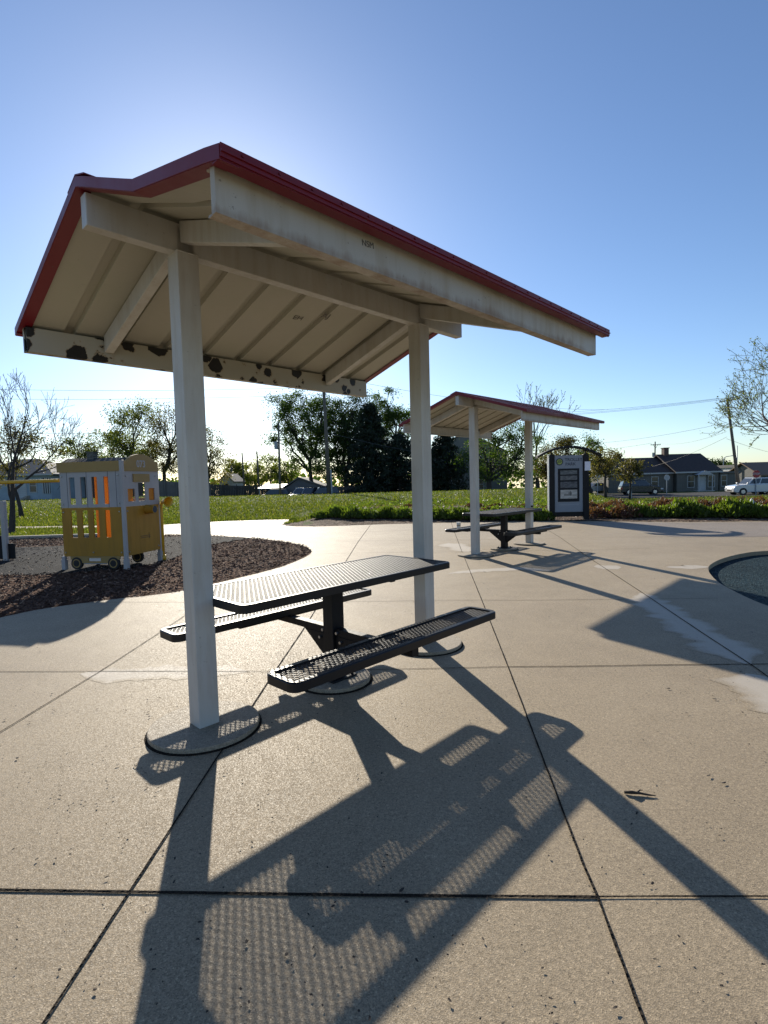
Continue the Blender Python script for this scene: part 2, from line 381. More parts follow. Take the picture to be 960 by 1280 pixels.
def ribbon(pts, w0, z, mi, ext=(0, 0), jag=.25):
    pts = [Vector((q[0], q[1], 0)) for q in pts]
    if ext[0]: pts.insert(0, pts[0] + (pts[0] - pts[1]).normalized() * ext[0])
    if ext[1]: pts.append(pts[-1] + (pts[-1] - pts[-2]).normalized() * ext[1])
    fine = []
    for a, c in zip(pts, pts[1:]):
        n = max(1, int((c - a).length / .05))
        fine += [a.lerp(c, k / n) for k in range(n)]
    fine.append(pts[-1]); v = []
    for i, q in enumerate(fine):
        d = (fine[min(i + 1, len(fine) - 1)] - fine[max(i - 1, 0)]).normalized(); s = Vector((-d.y, d.x, 0))
        wa = w0 * (1 + jag * (noise.noise(q * 9) + .8 * noise.noise(q * 31))); wb = w0 * (1 + jag * (noise.noise(q * 9 + Vector((9, 4, 1))) + .8 * noise.noise(q * 31 + Vector((3, 8, 1)))))
        v += [q - s * wa / 2 + Vector((0, 0, z)), q + s * wb / 2 + Vector((0, 0, z))]
    b.add(v, [(2 * i, 2 * i + 2, 2 * i + 3, 2 * i + 1) for i in range(len(fine) - 1)], mi)
g = lambda *q: [G(*p) for p in q]
ribbon(g((0, 1113.5), (162, 1116), (450, 1120), (747, 1122.5)), .013, .004, 1, (2, 0), .12)
ribbon(g((747, 1122), (820, 1121.5), (960, 1121.5)), .007, .004, 1, (0, 2))
ribbon(g((0, 840), (125, 839.5), (233, 839.5), (344, 839.5), (560, 835.6), (634.8, 833.7)), .007, .004, 1, (6, 0))
ribbon(g((634.8, 833.7), (720, 833.2), (840, 831.3), (939, 830.5)), .010, .004, 1, (0, 3))
ribbon(g((0, 755), (150, 753), (403, 753), (560, 750.6), (602, 750.4), (640, 750.6), (815, 749), (897, 748)), .006, .004, 1)
ribbon(g((403, 692), (515, 690.6), (577.5, 690), (720, 688), (812, 685.5)), .008, .0045, 1)
ribbon(g((420, 676.2), (447.5, 676), (512, 675.6), (570, 675), (660, 674), (880, 670)), .009, .004, 1)
ribbon(g((455, 664.6), (506, 663.4), (566, 662.3)), .012, .004, 1)
ribbon(g((55, 1280), (162, 1116), (270, 950), (312.5, 887.5), (343.6, 839.6), (378.3, 788.3), (433.8, 699.4), (447.5, 677.5), (463.5, 655.8)), .008, .0055, 1, (2, 0), .45)
ribbon(g((805, 1278), (747, 1122.5), (728.3, 1080), (667.4, 919), (634.9, 833.7), (602.1, 750.3), (577.5, 690), (566.7, 661.7), (564, 653)), .008, .0055, 1, (2, 0), .45)
ribbon(g((960, 846.7), (941.7, 833.3), (880, 793), (815, 749.3), (740, 700), (700, 672), (683, 661.7)), .010, .0055, 1, (4, 0))
ribbon(g((0, 916), (125, 839.8), (197.5, 792.5), (231, 770)), .007, .0055, 1, (3, 0))
ribbon(g((300, 690), (346, 668), (372, 660)), .012, .0055, 1)
mids = []
pale(M['patch'])
def patch(centre, wid, z=.0012, seed=0):
    random.seed(seed); cl = [Vector((*G(*q), 0)) for q in centre]; pts = []; n = 60
    seg = [0]
    for a, c in zip(cl, cl[1:]): seg.append(seg[-1] + (c - a).length)
    def at(s):
        s *= seg[-1]
        for i in range(len(cl) - 1):
            if s <= seg[i + 1] + 1e-9: return cl[i].lerp(cl[i + 1], (s - seg[i]) / (seg[i + 1] - seg[i])), (cl[i + 1] - cl[i]).normalized()
    L, Rr = [], []
    for i in range(n + 1):
        q, d = at(i / n); s = Vector((-d.y, d.x, 0)); e = min(1, 6 * min(i / n, 1 - i / n) + .06)
        k1 = wid * e * (.75 + .5 * noise.noise(q * 2.3 + Vector((seed, 0, 0))) + .35 * noise.noise(q * 9)); k2 = wid * e * (.75 + .5 * noise.noise(q * 2.1 + Vector((0, seed, 5))) + .35 * noise.noise(q * 10 + Vector((3, 3, 3))))
        L.append(q + s * k1); Rr.append(q - s * k2)
    v = [(q.x, q.y, z) for l_, r_ in zip(L, Rr) for q in (l_, l_.lerp(r_, .3), l_.lerp(r_, .7), r_)]
    for i in range(1, n): mids.extend((len(b.v) + 4 * i + 1, len(b.v) + 4 * i + 2))
    b.add(v, [(4 * i + k + 1, 4 * i + k + 5, 4 * i + k + 4, 4 * i + k) for i in range(n) for k in range(3)], 2)
patch([(800, 741), (836, 764), (880, 793), (939, 832)], .34, seed=2)
patch([(935, 842), (965, 866), (1010, 903)], .3, .0016, seed=3)
patch([(100, 842), (170, 840), (240, 839.5), (310, 839.5)], .20, seed=4)
patch([(560, 717), (600, 713), (650, 711), (690, 713)], .2, seed=5)
patch([(560, 679), (575, 684), (583, 690)], .42, seed=6)
patch([(885, 708), (860, 709), (832, 709)], .2, seed=8)
patch([(742, 708), (777, 709)], .30, seed=9)
o = tag(b.build('plaza_pavement', [M['plaza'], M['joint'], M['patch']], fixn=False), kind='structure')
at_ = o.data.attributes.new('pale', 'FLOAT', 'POINT')
for i in mids: at_.data[i].value = 1.0

b = MB(); b.sheet([hole], -.07); o = b.build('rubber_surface', M['blue_rubber'], fixn=False); tag(o, kind='structure')
# darker path at the far right
b = MB(); b.sheet([[G(1250, 654), G(1100, 652.6), G(960, 652.6), G(860, 653.4), G(765, 652.7), G(700, 653), G(752, 657), G(800, 664), G(842, 671.5), G(960, 671), G(1250, 676)]], .003); tag(b.build('path', M['path'], fixn=False), kind='structure')
# playground bed
far_play = [G(-200, 681), G(0, 674.5), G(80, 672), G(158, 669.5)]
b = MB(); b.sheet([far_play + play_front], -.004); tag(b.build('playground_surface', M['mulch'], fixn=False), kind='structure')
rub = smoothloop([G(-200, 689), G(0, 684.5), G(80, 682), G(160, 673), G(250, 670.5), G(312, 672.5), G(275, 679), G(238, 689), G(205, 702), G(150, 711), G(60, 718), G(0, 719), G(-150, 726)], 4)
b = MB(); b.sheet([rub], .004); tag(b.build('rubber_safety_surface', M['rubber'], fixn=False), kind='structure')
b = MB()
for a, c in zip(far_play, far_play[1:]): b.bar((*a, .03), (*c, .03), .14, .12)
tag(b.build('kerb', M['sidewalk'], bevel=.01), kind='structure')

# mulch chips
random.seed(11); b = MB(); pl = far_play + play_front; nchip = 0
while nchip < 14000:
    x, y = random.uniform(-12, -1), random.uniform(5, 16)
    if not pip(x, y, pl): continue
    if pip(x, y, rub) and random.random() < .93: continue
    nchip += 1
    L, W = random.uniform(.018, .06), random.uniform(.006, .016); a = random.uniform(0, math.pi); ti = random.uniform(-.5, .5)
    c, s = math.cos(a), math.sin(a); z = random.uniform(.004, .03)
    b.add([(x - c * L / 2 + s * W / 2, y - s * L / 2 - c * W / 2, z - ti * L / 2), (x + c * L / 2 + s * W / 2, y + s * L / 2 - c * W / 2, z + ti * L / 2), (x + c * L / 2 - s * W / 2, y + s * L / 2 + c * W / 2, z + .01 + ti * L / 2), (x - c * L / 2 - s * W / 2, y - s * L / 2 + c * W / 2, z + .01 - ti * L / 2)], [(0, 1, 2, 3)])
mt = mat('chips', (.1, .06, .04), .9); t = NT(mt); t.color(t.ramp(t.n('NewGeometry').outputs['Random Per Island'], [(0, (.035, .016, .010)), (.6, (.10, .050, .031)), (.9, (.165, .088, .056)), (1, (.28, .18, .12))]))
M['chips'] = mt
tag(b.build('mulch_chips', mt, fixn=False), label='dark shredded wood mulch spread over the playground', kind='stuff')

# litter on the paving
random.seed(5); b = MB(); k = 0
while k < 1500:
    y = 1.2 + 17 * random.random() ** 1.6; x = random.uniform(-1.1, 1.1) * y * .85
    if not pip(x, y, outer) or pip(x, y, hole): continue
    if random.random() > .25 + .75 * smooth(-.1, .35, noise.noise(Vector((x * .5, y * .5, 8)))): continue
    k += 1
    r = random.uniform(.0016, .0042) * (1 if random.random() < .93 else 1.8); a = random.uniform(0, 6.28); e = random.uniform(1, 2.4); n = 6
    b.add([(x + r * (e * math.cos(a) * math.cos(q) - math.sin(a) * math.sin(q)), y + r * (e * math.sin(a) * math.cos(q) + math.cos(a) * math.sin(q)), .0065 + random.uniform(0, .003)) for q in [i * 2 * math.pi / n for i in range(n)]] + [(x, y, .006 + r * .5)], [(i, (i + 1) % n, n) for i in range(n)])
for cx, cy, n in ((355, 820, 60), (385, 822, 40), (330, 660, 60), (350, 668, 60), (250, 700, 0)):
    X, Y = G(cx, cy)
    for i in range(n):
        x, y = X + random.gauss(0, .13 if cy > 700 else .8), Y + random.gauss(0, .1 if cy > 700 else .7); r = random.uniform(.0018, .0045)
        if not pip(x, y, outer): continue
        b.add([(x - r, y, .0065), (x, y - r, .0065), (x + r, y, .0065), (x, y + r, .0065), (x, y, .006 + r)], [(0, 1, 4), (1, 2, 4), (2, 3, 4), (3, 0, 4)])
M['litter'] = mat('litter', (.035, .026, .02), .9)
tag(b.build('litter', M['litter'], fixn=False), label='dark crumbs and specks of plant debris on the concrete', kind='stuff')
X, Y = G(796, 994)
b = MB(); b.tube([(-.05, .012, .008), (-.02, .004, .011), (.012, 0, .009), (.05, -.012, .007), (.075, -.016, .006)], [.006, .007, .005, .004, .0015], 6)
b.tube([(-.045, .014, .008), (-.02, -.002, .018), (.01, -.006, .012)], [.004, .005, .002], 5); b.tube([(.0, .0, .01), (.02, .012, .016), (.035, .016, .012)], [.004, .003, .001], 5)
o = b.build('twig', M['litter'], smooth=True, loc=(X, Y, 0)); tag(o, 'short dark twig lying on bare concrete beside the post shadow', 'twig')

# ------------------------------------------------------------------ shelters
SX, SLEN, W2, ZR, ZE = -1.0753, 2.02, 1.325, 2.90, 2.469
ON, OF, YAW = .525, .596, .8051
SLOPE = (ZR - ZE) / W2
def shelter(name, label, ox, oy, yaw, old):
    """local x along the ridge (0 at near post), local y positive away from the camera side"""
    root = thing(name, label, 'picnic shelter', (ox, oy, 0), yaw, 'picnic shelters')
    def dent(x, y):
        if not old: return 0
        k = abs(y + .66)
        return -.06 * max(0, 1 - k / .62) * math.exp(-((x + ON) / .28) ** 2) if y < 0 else 0
    zt = lambda x, y: ZR - .035 - SLOPE * abs(y) + dent(x, y)        # underside of the sheet
    for px in (0, SLEN):
        b = MB(); b.box(px - .061, px + .061, -.061, .061, .03, ZR - .22); b.box(px - .05, px + .05, -.035, .035, ZR - .22, ZR - .085)
        b.box(px - .064, px + .064, -.064, .064, ZR - .229, ZR - .222)
        b.build('post', M['white'], root, bevel=.006)
        b = MB(); b.cyl((px, 0), .31, -.004, .03, 48); b.cyl((px, 0), .324, -.006, .006, 48, 1)
        b.build('footing', [M['pad'], M['joint']], root, bevel=.012)
    b = MB(); b.box(-ON + .03, SLEN + OF - .03, -.035, .035, ZR - .225, ZR - .07)
    b.build('ridge_beam', M['white'], root, bevel=.004)
    for sgn in (-1, 1):
        x0, x1 = -ON + .03, SLEN + OF - .05; y0 = sgn * (W2 - .085)
        b = MB(); z1 = zt(5, y0) - .004; z0 = z1 - .158
        b.box(x0, x1, y0 - .005, y0 + .005, z0, z1)
        b.box(x0, x1, *sorted((y0 - sgn * .005, y0 - sgn * .05)), z0, z0 + .008); b.box(x0, x1, *sorted((y0 - sgn * .005, y0 - sgn * .05)), z1 - .008, z1)
        for xe in (x0 - .004, x1): b.box(xe, xe + .004, *sorted((y0 + sgn * .006, y0 - sgn * .022)), z0, z1)
        ob = b.build('eave_beam', M['rusty' if sgn < 0 else ('peeling' if old else 'white')], root)
        if old and sgn > 0:
            # the seen face of this beam is the inner web: close it flush so that the peeled paint reads on a flat face
            b = MB(); b.box(x0 + .002, x1 - .002, *sorted((y0 - .052 * sgn, y0 - .056 * sgn)), z0 + .001, z1 - .001); b.build('fascia', M['peeling'], root); ob['label'] = 'eave beam with black peeled paint patches'
    for px in (0, SLEN):
        for sgn in (-1, 1):
            ya, yb = sgn * .036, sgn * (W2 - .155)
            b = MB(); hh = .115; wd = .03
            za, zb = ZR - .037 - SLOPE * abs(ya) - .006, ZR - .037 - SLOPE * abs(yb) - .006
            if sgn > 0: pts = [(px - wd, ya, za - hh), (px + wd, ya, za - hh), (px + wd, yb, zb - hh), (px - wd, yb, zb - hh), (px - wd, ya, za), (px + wd, ya, za), (px + wd, yb, zb), (px - wd, yb, zb)]
            else: pts = [(px - wd, yb, zb - hh), (px + wd, yb, zb - hh), (px + wd, ya, za - hh), (px - wd, ya, za - hh), (px - wd, yb, zb), (px + wd, yb, zb), (px + wd, ya, za), (px - wd, ya, za)]
            b.hexa(pts); b.build('rafter', M['white'], root, bevel=.004)
    # ribbed sheet
    xs = []; x = -ON + .012
    while x < SLEN + OF - .012:
        for dx, dz in ((0, 0), (.243, 0), (.250, .034), (.308, .034), (.315, 0)):
            if x + dx < SLEN + OF - .012: xs.append((x + dx, dz))
        x += .318
    xs.append((SLEN + OF - .012, 0))
    for sgn in (-1, 1):
        b = MB(); ny = 16
        rows = [sgn * (W2 - .012) * k / ny for k in range(ny + 1)]
        lo = [(x, y, zt(x, y) + dz) for y in rows for x, dz in xs]; n = len(xs)
        fs = [(j * n + i, j * n + i + 1, (j + 1) * n + i + 1, (j + 1) * n + i) for j in range(ny) for i in range(n - 1)]
        b.add(lo, fs, 0); b.add([(x, y, z + .006) for x, y, z in lo], [f[::-1] for f in fs], 1)
        b.build('roof_panel', [M['underside'], M['red']], root, fixn=False)
    # red edge trim: face + return flange underneath
    for xe, xi in ((-ON, 1), (SLEN + OF, -1)):
        b = MB()
        for sgn in (-1, 1):
            ny = 14; ys_ = [sgn * W2 * k / ny for k in range(ny + 1)]
            for a, c in zip(ys_, ys_[1:]):
                def q(y, dx, dz): return (xe + xi * dx, y, ZR - SLOPE * abs(y) + (dent(-ON, y) if xi > 0 else 0) + dz)
                b.hexa([q(a, 0, -.045), q(a, .004, -.045), q(c, .004, -.045), q(c, 0, -.045), q(a, 0, .002), q(a, .004, .002), q(c, .004, .002), q(c, 0, .002)])
                b.hexa([q(a, .004, -.047), q(a, .07, -.047), q(c, .07, -.047), q(c, .004, -.047), q(a, .004, -.043), q(a, .07, -.043), q(c, .07, -.043), q(c, .004, -.043)])
                b.hexa([q(a, .004, -.002), q(a, .09, -.002), q(c, .09, -.002), q(c, .004, -.002), q(a, .004, .002), q(a, .09, .002), q(c, .09, .002), q(c, .004, .002)])
        b.build('rake_trim', M['red'], root)
    for sgn in (-1, 1):
        b = MB(); ye = sgn * W2
        b.box(-ON + .002, SLEN + OF - .002, *sorted((ye + sgn * .001, ye + sgn * .006)), ZE - .038, ZE + .004)
        b.box(-ON + .002, SLEN + OF - .002, *sorted((ye + sgn * .0005, ye - sgn * .05)), ZE - .042, ZE - .0385)
        b.box(-ON + .002, SLEN + OF - .002, *sorted((ye + sgn * .004, ye + sgn * .012)), ZE - .024, ZE - .018)
        b.build('eave_trim', M['red'], root)
    b = MB()
    for sgn in (-1, 1):
        z0 = ZR + .006
        b.hexa([(-ON, 0, z0), (SLEN + OF, 0, z0), (SLEN + OF, sgn * .12, z0 - .12 * SLOPE), (-ON, sgn * .12, z0 - .12 * SLOPE), (-ON, 0, z0 + .006), (SLEN + OF, 0, z0 + .006), (SLEN + OF, sgn * .12, z0 + .006 - .12 * SLOPE), (-ON, sgn * .12, z0 + .006 - .12 * SLOPE)])
    b.build('ridge_cap', M['red'], root)
    for i in range(22):
        b = MB(); x = -ON + .08 + i * (SLEN + ON + OF - .16) / 21
        b.tube([(x, -W2 - .006, ZE - .01), (x, -W2 - .011, ZE - .01)], .005, 6); b.build('screw', M['red'], root)
    if old:
        ang = math.atan(SLOPE)
        for s_, px, py, sz, nm in (('AJ', 1.38, .42, .085, 'graffiti'), ('EH', 1.18, .52, .07, 'graffiti'), ('AJ', 1.52, W2 - .157, .06, 'graffiti')):
            if py < 1:
                text_part(nm, s_, sz, M['graffiti'], root, (px, py, zt(5, py) - .004), (math.pi - ang, 0, R(-8)), .0005)
        text_part('graffiti', 'NSM', .036, M['graffiti'], root, (.20, -(W2 - .085) - .0065, zt(5, W2 - .085) - .06), (R(90), R(-4), 0), .0005)
    else:
        b = MB(); b.box(SLEN - .05, SLEN + .05, -.067, -.0625, 1.38, 1.5); b.build('plaque', M['bolt'], root)
        b = MB(); b.box(SLEN - .045, SLEN + .045, -.067, -.0625, .77, .81); b.build('label_strip', M['blackmetal'], root)
    return root
shelter('picnic_shelter', 'large near white post shelter with dented red trimmed gable roof and peeling fascia', -1.0753, 3.0102, YAW, True)
S2 = (1.6498, 9.6034)
shelter('picnic_shelter', 'smaller looking far white shelter with intact red roof edge beside the kiosk', S2[0], S2[1], .812, False)

# ------------------------------------------------------------------ picnic tables
def rounded(hx, hy, r, n=5):
    pts = []
    for cx, cy, a0 in ((hx - r, hy - r, 0), (-hx + r, hy - r, 90), (-hx + r, -hy + r, 180), (hx - r, -hy + r, 270)):
        for k in range(n + 1):
            a = R(a0 + 90 * k / n); pts.append((cx + r * math.cos(a), cy + r * math.sin(a)))
    return pts
def rim(b, hx, hy, r, z0, z1, t=.03, sk=.012):
    o, i, s_ = rounded(hx, hy, r), rounded(hx - t, hy - t, max(r - t, .012)), rounded(hx - sk, hy - sk, max(r - sk, .012)); n = len(o)
    v = [(x, y, z0) for x, y in o] + [(x, y, z1 - .006) for x, y in o] + [(x * (hx - .006) / hx, y * (hy - .006) / hy, z1) for x, y in o] + [(x, y, z1) for x, y in i] + [(x, y, z1 - .012) for x, y in i] + [(x, y, z1 - .012) for x, y in s_] + [(x, y, z0) for x, y in s_]
    fs = []
    for L in range(7):
        L2 = (L + 1) % 7
        fs += [(L * n + k, L * n + (k + 1) % n, L2 * n + (k + 1) % n, L2 * n + k) for k in range(n)]
    b.add(v, fs)
def expanded(b, hx, hy, z, sw=.031, lw=.05, st=.0078, th=.005):
    """expanded metal: zigzag strands that run across (y), neighbours mirrored so they meet at knuckles"""
    nx = int(2 * hx / (sw / 2)); ny = int(2 * hy / (lw / 2))
    for i in range(nx + 1):
        x = -hx + i * 2 * hx / nx; v = []; sg = 1 if i % 2 else -1
        for j in range(ny + 1):
            y = -hy + j * 2 * hy / ny; dx = sg * (sw / 4 - st * .35) * (1 if j % 2 else -1)
            for k in range(6):
                a = k * math.pi / 3; v.append((x + dx + st * .56 * math.cos(a), y, z + th * .6 * math.sin(a)))
        fs = []
        for j in range(ny):
            for k in range(6):
                fs.append((j * 6 + k, j * 6 + (k + 1) % 6, (j + 1) * 6 + (k + 1) % 6, (j + 1) * 6 + k))
        b.add(v, fs)
def table(label, ox, oy, yaw):
    root = thing('picnic_table', label, 'picnic table', (ox, oy, 0), yaw, 'picnic tables')
    TZ = .762; hx, hy = .93, .357
    b = MB(); expanded(b, hx - .02, hy - .02, TZ - .006); b.build('tabletop', M['black'], root, smooth=True, fixn=False)
    b = MB(); rim(b, hx, hy, .05, TZ - .048, TZ, .026); b.build('tabletop_frame', M['blackframe'], root, smooth=False)
    b = MB()
    for y in (-.2, .2): b.box(-.42, .42, y - .02, y + .02, TZ - .075, TZ - .02)
    for x in (-.36, .32): b.box(x - .022, x + .022, -.29, .29, TZ - .0745, TZ - .0195)
    b.build('top_support', M['blackmetal'], root, bevel=.003)
    b = MB(); b.box(-.0525, .0525, -.0525, .0525, .03, TZ - .0755); b.box(-.13, .13, -.13, .13, TZ - .083, TZ - .076)
    b.box(-.11, .11, -.11, .11, .03, .042)
    for sx in (-1, 1):
        for sy in (-1, 1): b.cyl((sx * .085, sy * .085), .012, .042, .06, 8)
    b.build('pedestal', M['blackmetal'], root, bevel=.005)
    b = MB(); b.cyl((0, 0), .25, -.004, .03, 40); b.cyl((0, 0), .27, -.006, .005, 40, 1); b.build('footing', [M['pad'], M['joint']], root, bevel=.01)
    for sg in (-1, 1):
        b = MB(); b.box(-.03, .03, *sorted((sg * .053, sg * .76)), .335, .385)
        b.prism([(sg * .053, .335), (sg * .34, .335), (sg * .053, .13)], 'x', -.006, .006)
        b.prism([(sg * .053, .334), (sg * .30, .334), (sg * .053, .15)], 'x', -.03, -.024); b.prism([(sg * .053, .334), (sg * .30, .334), (sg * .053, .15)], 'x', .024, .03)
        b.build('seat_arm', M['blackmetal'], root, bevel=.003)
        for x in (-.031, .031):
            for (y, z) in ((sg * .075, .36), (sg * .11, .30), (sg * .68, .36)):
                b = MB(); b.tube([(x, y, z), (x * 1.5, y, z)], .011, 6); b.build('bolt', M['bolt'], root)
        yc = sg * .642; bx, by, BZ = .92, .132, .437
        b = MB(); expanded(b, bx - .03, by - .03, BZ - .012); 
        for v_ in range(len(b.v)): b.v[v_] = (b.v[v_][0], b.v[v_][1] + yc, b.v[v_][2])
        s_ = b.build('seat', M['black'], root, smooth=True, fixn=False)
        b = MB(); rim(b, bx, by, .055, BZ - .05, BZ, .036)
        for v_ in range(len(b.v)): b.v[v_] = (b.v[v_][0], b.v[v_][1] + yc, b.v[v_][2])
        b.build('seat_frame', M['blackframe'], s_)
        b = MB(); b.box(-.40, .40, yc - .06, yc + .06, BZ - .085, BZ - .0505)
        for x in (-.2, .2): b.box(x - .02, x + .02, yc - .1, yc + .1, BZ - .049, BZ - .02)
        b.build('seat_support', M['blackmetal'], s_, bevel=.004)
    return root
ca, sa = math.cos(YAW), math.sin(YAW)
tc = (-1.0753 + ca * (SLEN / 2 - .028) + sa * .024, 3.0102 + sa * (SLEN / 2 - .028) - ca * .024)
table('black mesh picnic table under the near shelter with dented roof', tc[0], tc[1], YAW)
tx2, ty2 = S2[0] + math.cos(.812) * SLEN / 2, S2[1] + math.sin(.812) * SLEN / 2
table('black picnic table under the far shelter with a cup on its seat', tx2, ty2, .812)
# cup on the far table's near-left seat
lx, ly = -.62, .642
X, Y = tx2 + math.cos(.812) * lx - math.sin(.812) * ly, ty2 + math.sin(.812) * lx + math.cos(.812) * ly
b = MB(); b.cyl((0, 0), .032, .001, .115, 20, 0, .042); b.cyl((0, 0), .044, .115, .122, 20); b.cyl((0, 0), .0375, .045, .075, 20, 1, .0395)
M['paper'] = mat('paper_cup', (.75, .74, .7), .6); M['cupband'] = mat('cup_band', (.35, .3, .25), .6)
tag(b.build('paper_cup', [M['paper'], M['cupband']], smooth=False, loc=(X, Y, .437)), 'white paper cup left on the seat of the far table', 'cup')
# ------------------------------------------------------------------ vegetation
M['bark'] = bark('bark', (.05, .04, .032), (.10, .082, .066)); M['bark_dark'] = bark('dark_bark', (.028, .023, .02), (.06, .05, .042))
M['bark_grey'] = bark('grey_bark', (.07, .06, .052), (.13, .115, .10))
M['leaf_mid'] = leafy('leaf_mid', (.030, .055, .010), (.060, .095, .016), .45, (.12, .15, .03))
M['leaf_dark'] = leafy('leaf_dark', (.018, .036, .010), (.036, .062, .014), .32, (.07, .10, .02))
M['leaf_young'] = leafy('leaf_young', (.07, .085, .018), (.12, .13, .028), .5, (.19, .18, .05))
M['leaf_brown'] = leafy('leaf_brown', (.065, .052, .022), (.11, .085, .035), .45, (.15, .14, .04))
M['needle'] = leafy('needle', (.010, .018, .010), (.018, .030, .014), .12)
M['juniper'] = leafy('juniper', (.06, .085, .013), (.105, .135, .024), .48, (.15, .19, .04))
M['barberry'] = leafy('barberry', (.085, .034, .028), (.125, .052, .038), .35, (.13, .11, .045))

def leaf(b, q, s, rng, flat=0.0, asp=.6, mi=0):
    d = Vector((rng.gauss(0, 1), rng.gauss(0, 1), rng.gauss(0, 1) * (1 - flat))).normalized(); e = d.orthogonal().normalized()
    e = Matrix.Rotation(rng.uniform(0, 6.28), 3, d) @ e; g = d.cross(e); s *= rng.uniform(.65, 1.3)
    b.add([q - e * s * .5, q - g * s * .5 * asp + d * s * .08, q + e * s * .5, q + g * s * .5 * asp + d * s * .08], [(0, 1, 2, 3)], mi)
def wob(a, c, rng, n=5, amt=.08):
    a, c = Vector(a), Vector(c); L = (c - a).length; out = []
    off = Vector((rng.gauss(0, 1), rng.gauss(0, 1), rng.gauss(0, .6))) * L * amt
    for k in range(n + 1):
        t = k / n; out.append(a.lerp(c, t) + off * math.sin(t * math.pi) + Vector((rng.gauss(0, 1), rng.gauss(0, 1), rng.gauss(0, .6))) * L * amt * .22 * (0 < k < n))
    return out
def tree(name, label, px, Y, lobes, leafm, barkm, tr=.2, leaf_s=.3, nleaf=3000, clumps=60, cr=.9, group=None, lean=0.0, conifer=False, seed=1, fork=.35, twigs=True, cat='tree'):
    """lobes: crown masses (px, py, rx px, ry px, depth offset m) at depth Y"""
    rng = random.Random(seed); x0 = XP(px, Y); z0 = h(x0, Y) - .05; k = Y / F; leaf_s *= .76 if Y > 55 else .95
    root = thing(name, label, cat, (x0, Y, z0), 0, group); O = Vector((x0, Y, z0))
    L = []
    for (lx, ly, rx, ry, dy) in lobes:
        c = P(lx, ly, Y + dy) - O; L.append((c, Vector((rx * k, (rx + ry) * .5 * k, ry * k))))
    t, cb = MB(), MB()
    top = max(c.z + r.z * .5 for c, r in L); low = min(c.z - r.z for c, r in L); ctr = sum((c for c, r in L), Vector()) / len(L)
    fz = max(.25 * top, low + (top - low) * fork * .6)
    fp = Vector((lean, 0, fz)); path = wob((0, 0, 0), fp, rng, 4, .03); t.tube(path, [tr * (1.35 if i == 0 else 1.0 - .08 * i) for i in range(5)], 8)
    vol = [r.x * r.y * r.z for c, r in L]; tv = sum(vol)
    for (c, r), vv in zip(L, vol):
        start = path[rng.choice((3, 4))]; tip = c + Vector((0, 0, r.z * .35))
        limb = wob(start, tip, rng, 6, .07); t.tube(limb, [tr * .62 * (1 - .13 * i) for i in range(7)], 6)
        nc = max(6, int(clumps * vv / tv))
        for q in range(nc):
            while True:
                u = Vector((rng.uniform(-1, 1), rng.uniform(-1, 1), rng.uniform(-1, 1)))
                if .12 < u.length < 1: break
            u = u * (u.length ** -.45); cc = c + Vector((u.x * r.x, u.y * r.y, u.z * r.z)) * .97
            if cc.z < .12 * top: continue
            a = limb[rng.randint(2, 6)]
            if twigs: t.tube(wob(a, cc, rng, 4, .10), [tr * .20, tr * .15, tr * .11, tr * .08, tr * .05], 4, cap=False)
            n = int((2.6 if Y > 55 else 1.3) * nleaf / max(1, clumps) * rng.uniform(.35, 1.7)); sp = cr * rng.uniform(.5, 1.25)
            for _ in range(n):
                leaf(cb, cc + Vector((rng.gauss(0, sp * .5), rng.gauss(0, sp * .5), rng.gauss(0, sp * .36))), leaf_s, rng, .2)
    t.build('trunk', barkm, root, smooth=True, fixn=False); cb.build('crown', leafm, root, fixn=False)
    return root
def conifer(label, px, Y, pytop, wpx, seed, pbase=.0, group=None):
    rng = random.Random(seed); x0 = XP(px, Y); z0 = h(x0, Y) - .05; H_ = ZP(px, pytop, Y) - z0; Rw = wpx * Y / F / 2
    root = thing('spruce_tree', label, 'conifer', (x0, Y, z0), 0, group); t, cb = MB(), MB()
    t.tube([(0, 0, 0), (0, 0, H_ * .5), (0, 0, H_ * .98)], [.28, .17, .03], 8)
    z = .4
    while z < H_ - .2:
        f = (z / H_); rr = Rw * (1 - f) ** .58 * rng.uniform(.8, 1.1) + .15
        for _ in range(9):
            a = rng.uniform(0, 6.28); e = Vector((math.cos(a) * rr, math.sin(a) * rr, -.25 * rr + rng.uniform(-.1, .2)))
            t.tube([(0, 0, z), Vector((0, 0, z)) + e * .5 + Vector((0, 0, .08 * rr)), Vector((0, 0, z)) + e], [.05, .03, .01], 4, cap=False)
            for q in range(int(14 + 20 * rr)):
                s = rng.random() ** .6; p_ = Vector((0, 0, z)) + e * s + Vector((rng.gauss(0, .22), rng.gauss(0, .22), rng.gauss(-.12, .16)))
                leaf(cb, p_, .42, rng, .3, .35)
        z += .42
    t.build('trunk', M['bark_dark'], root, fixn=False); cb.build('crown', M['needle'], root, fixn=False); return root
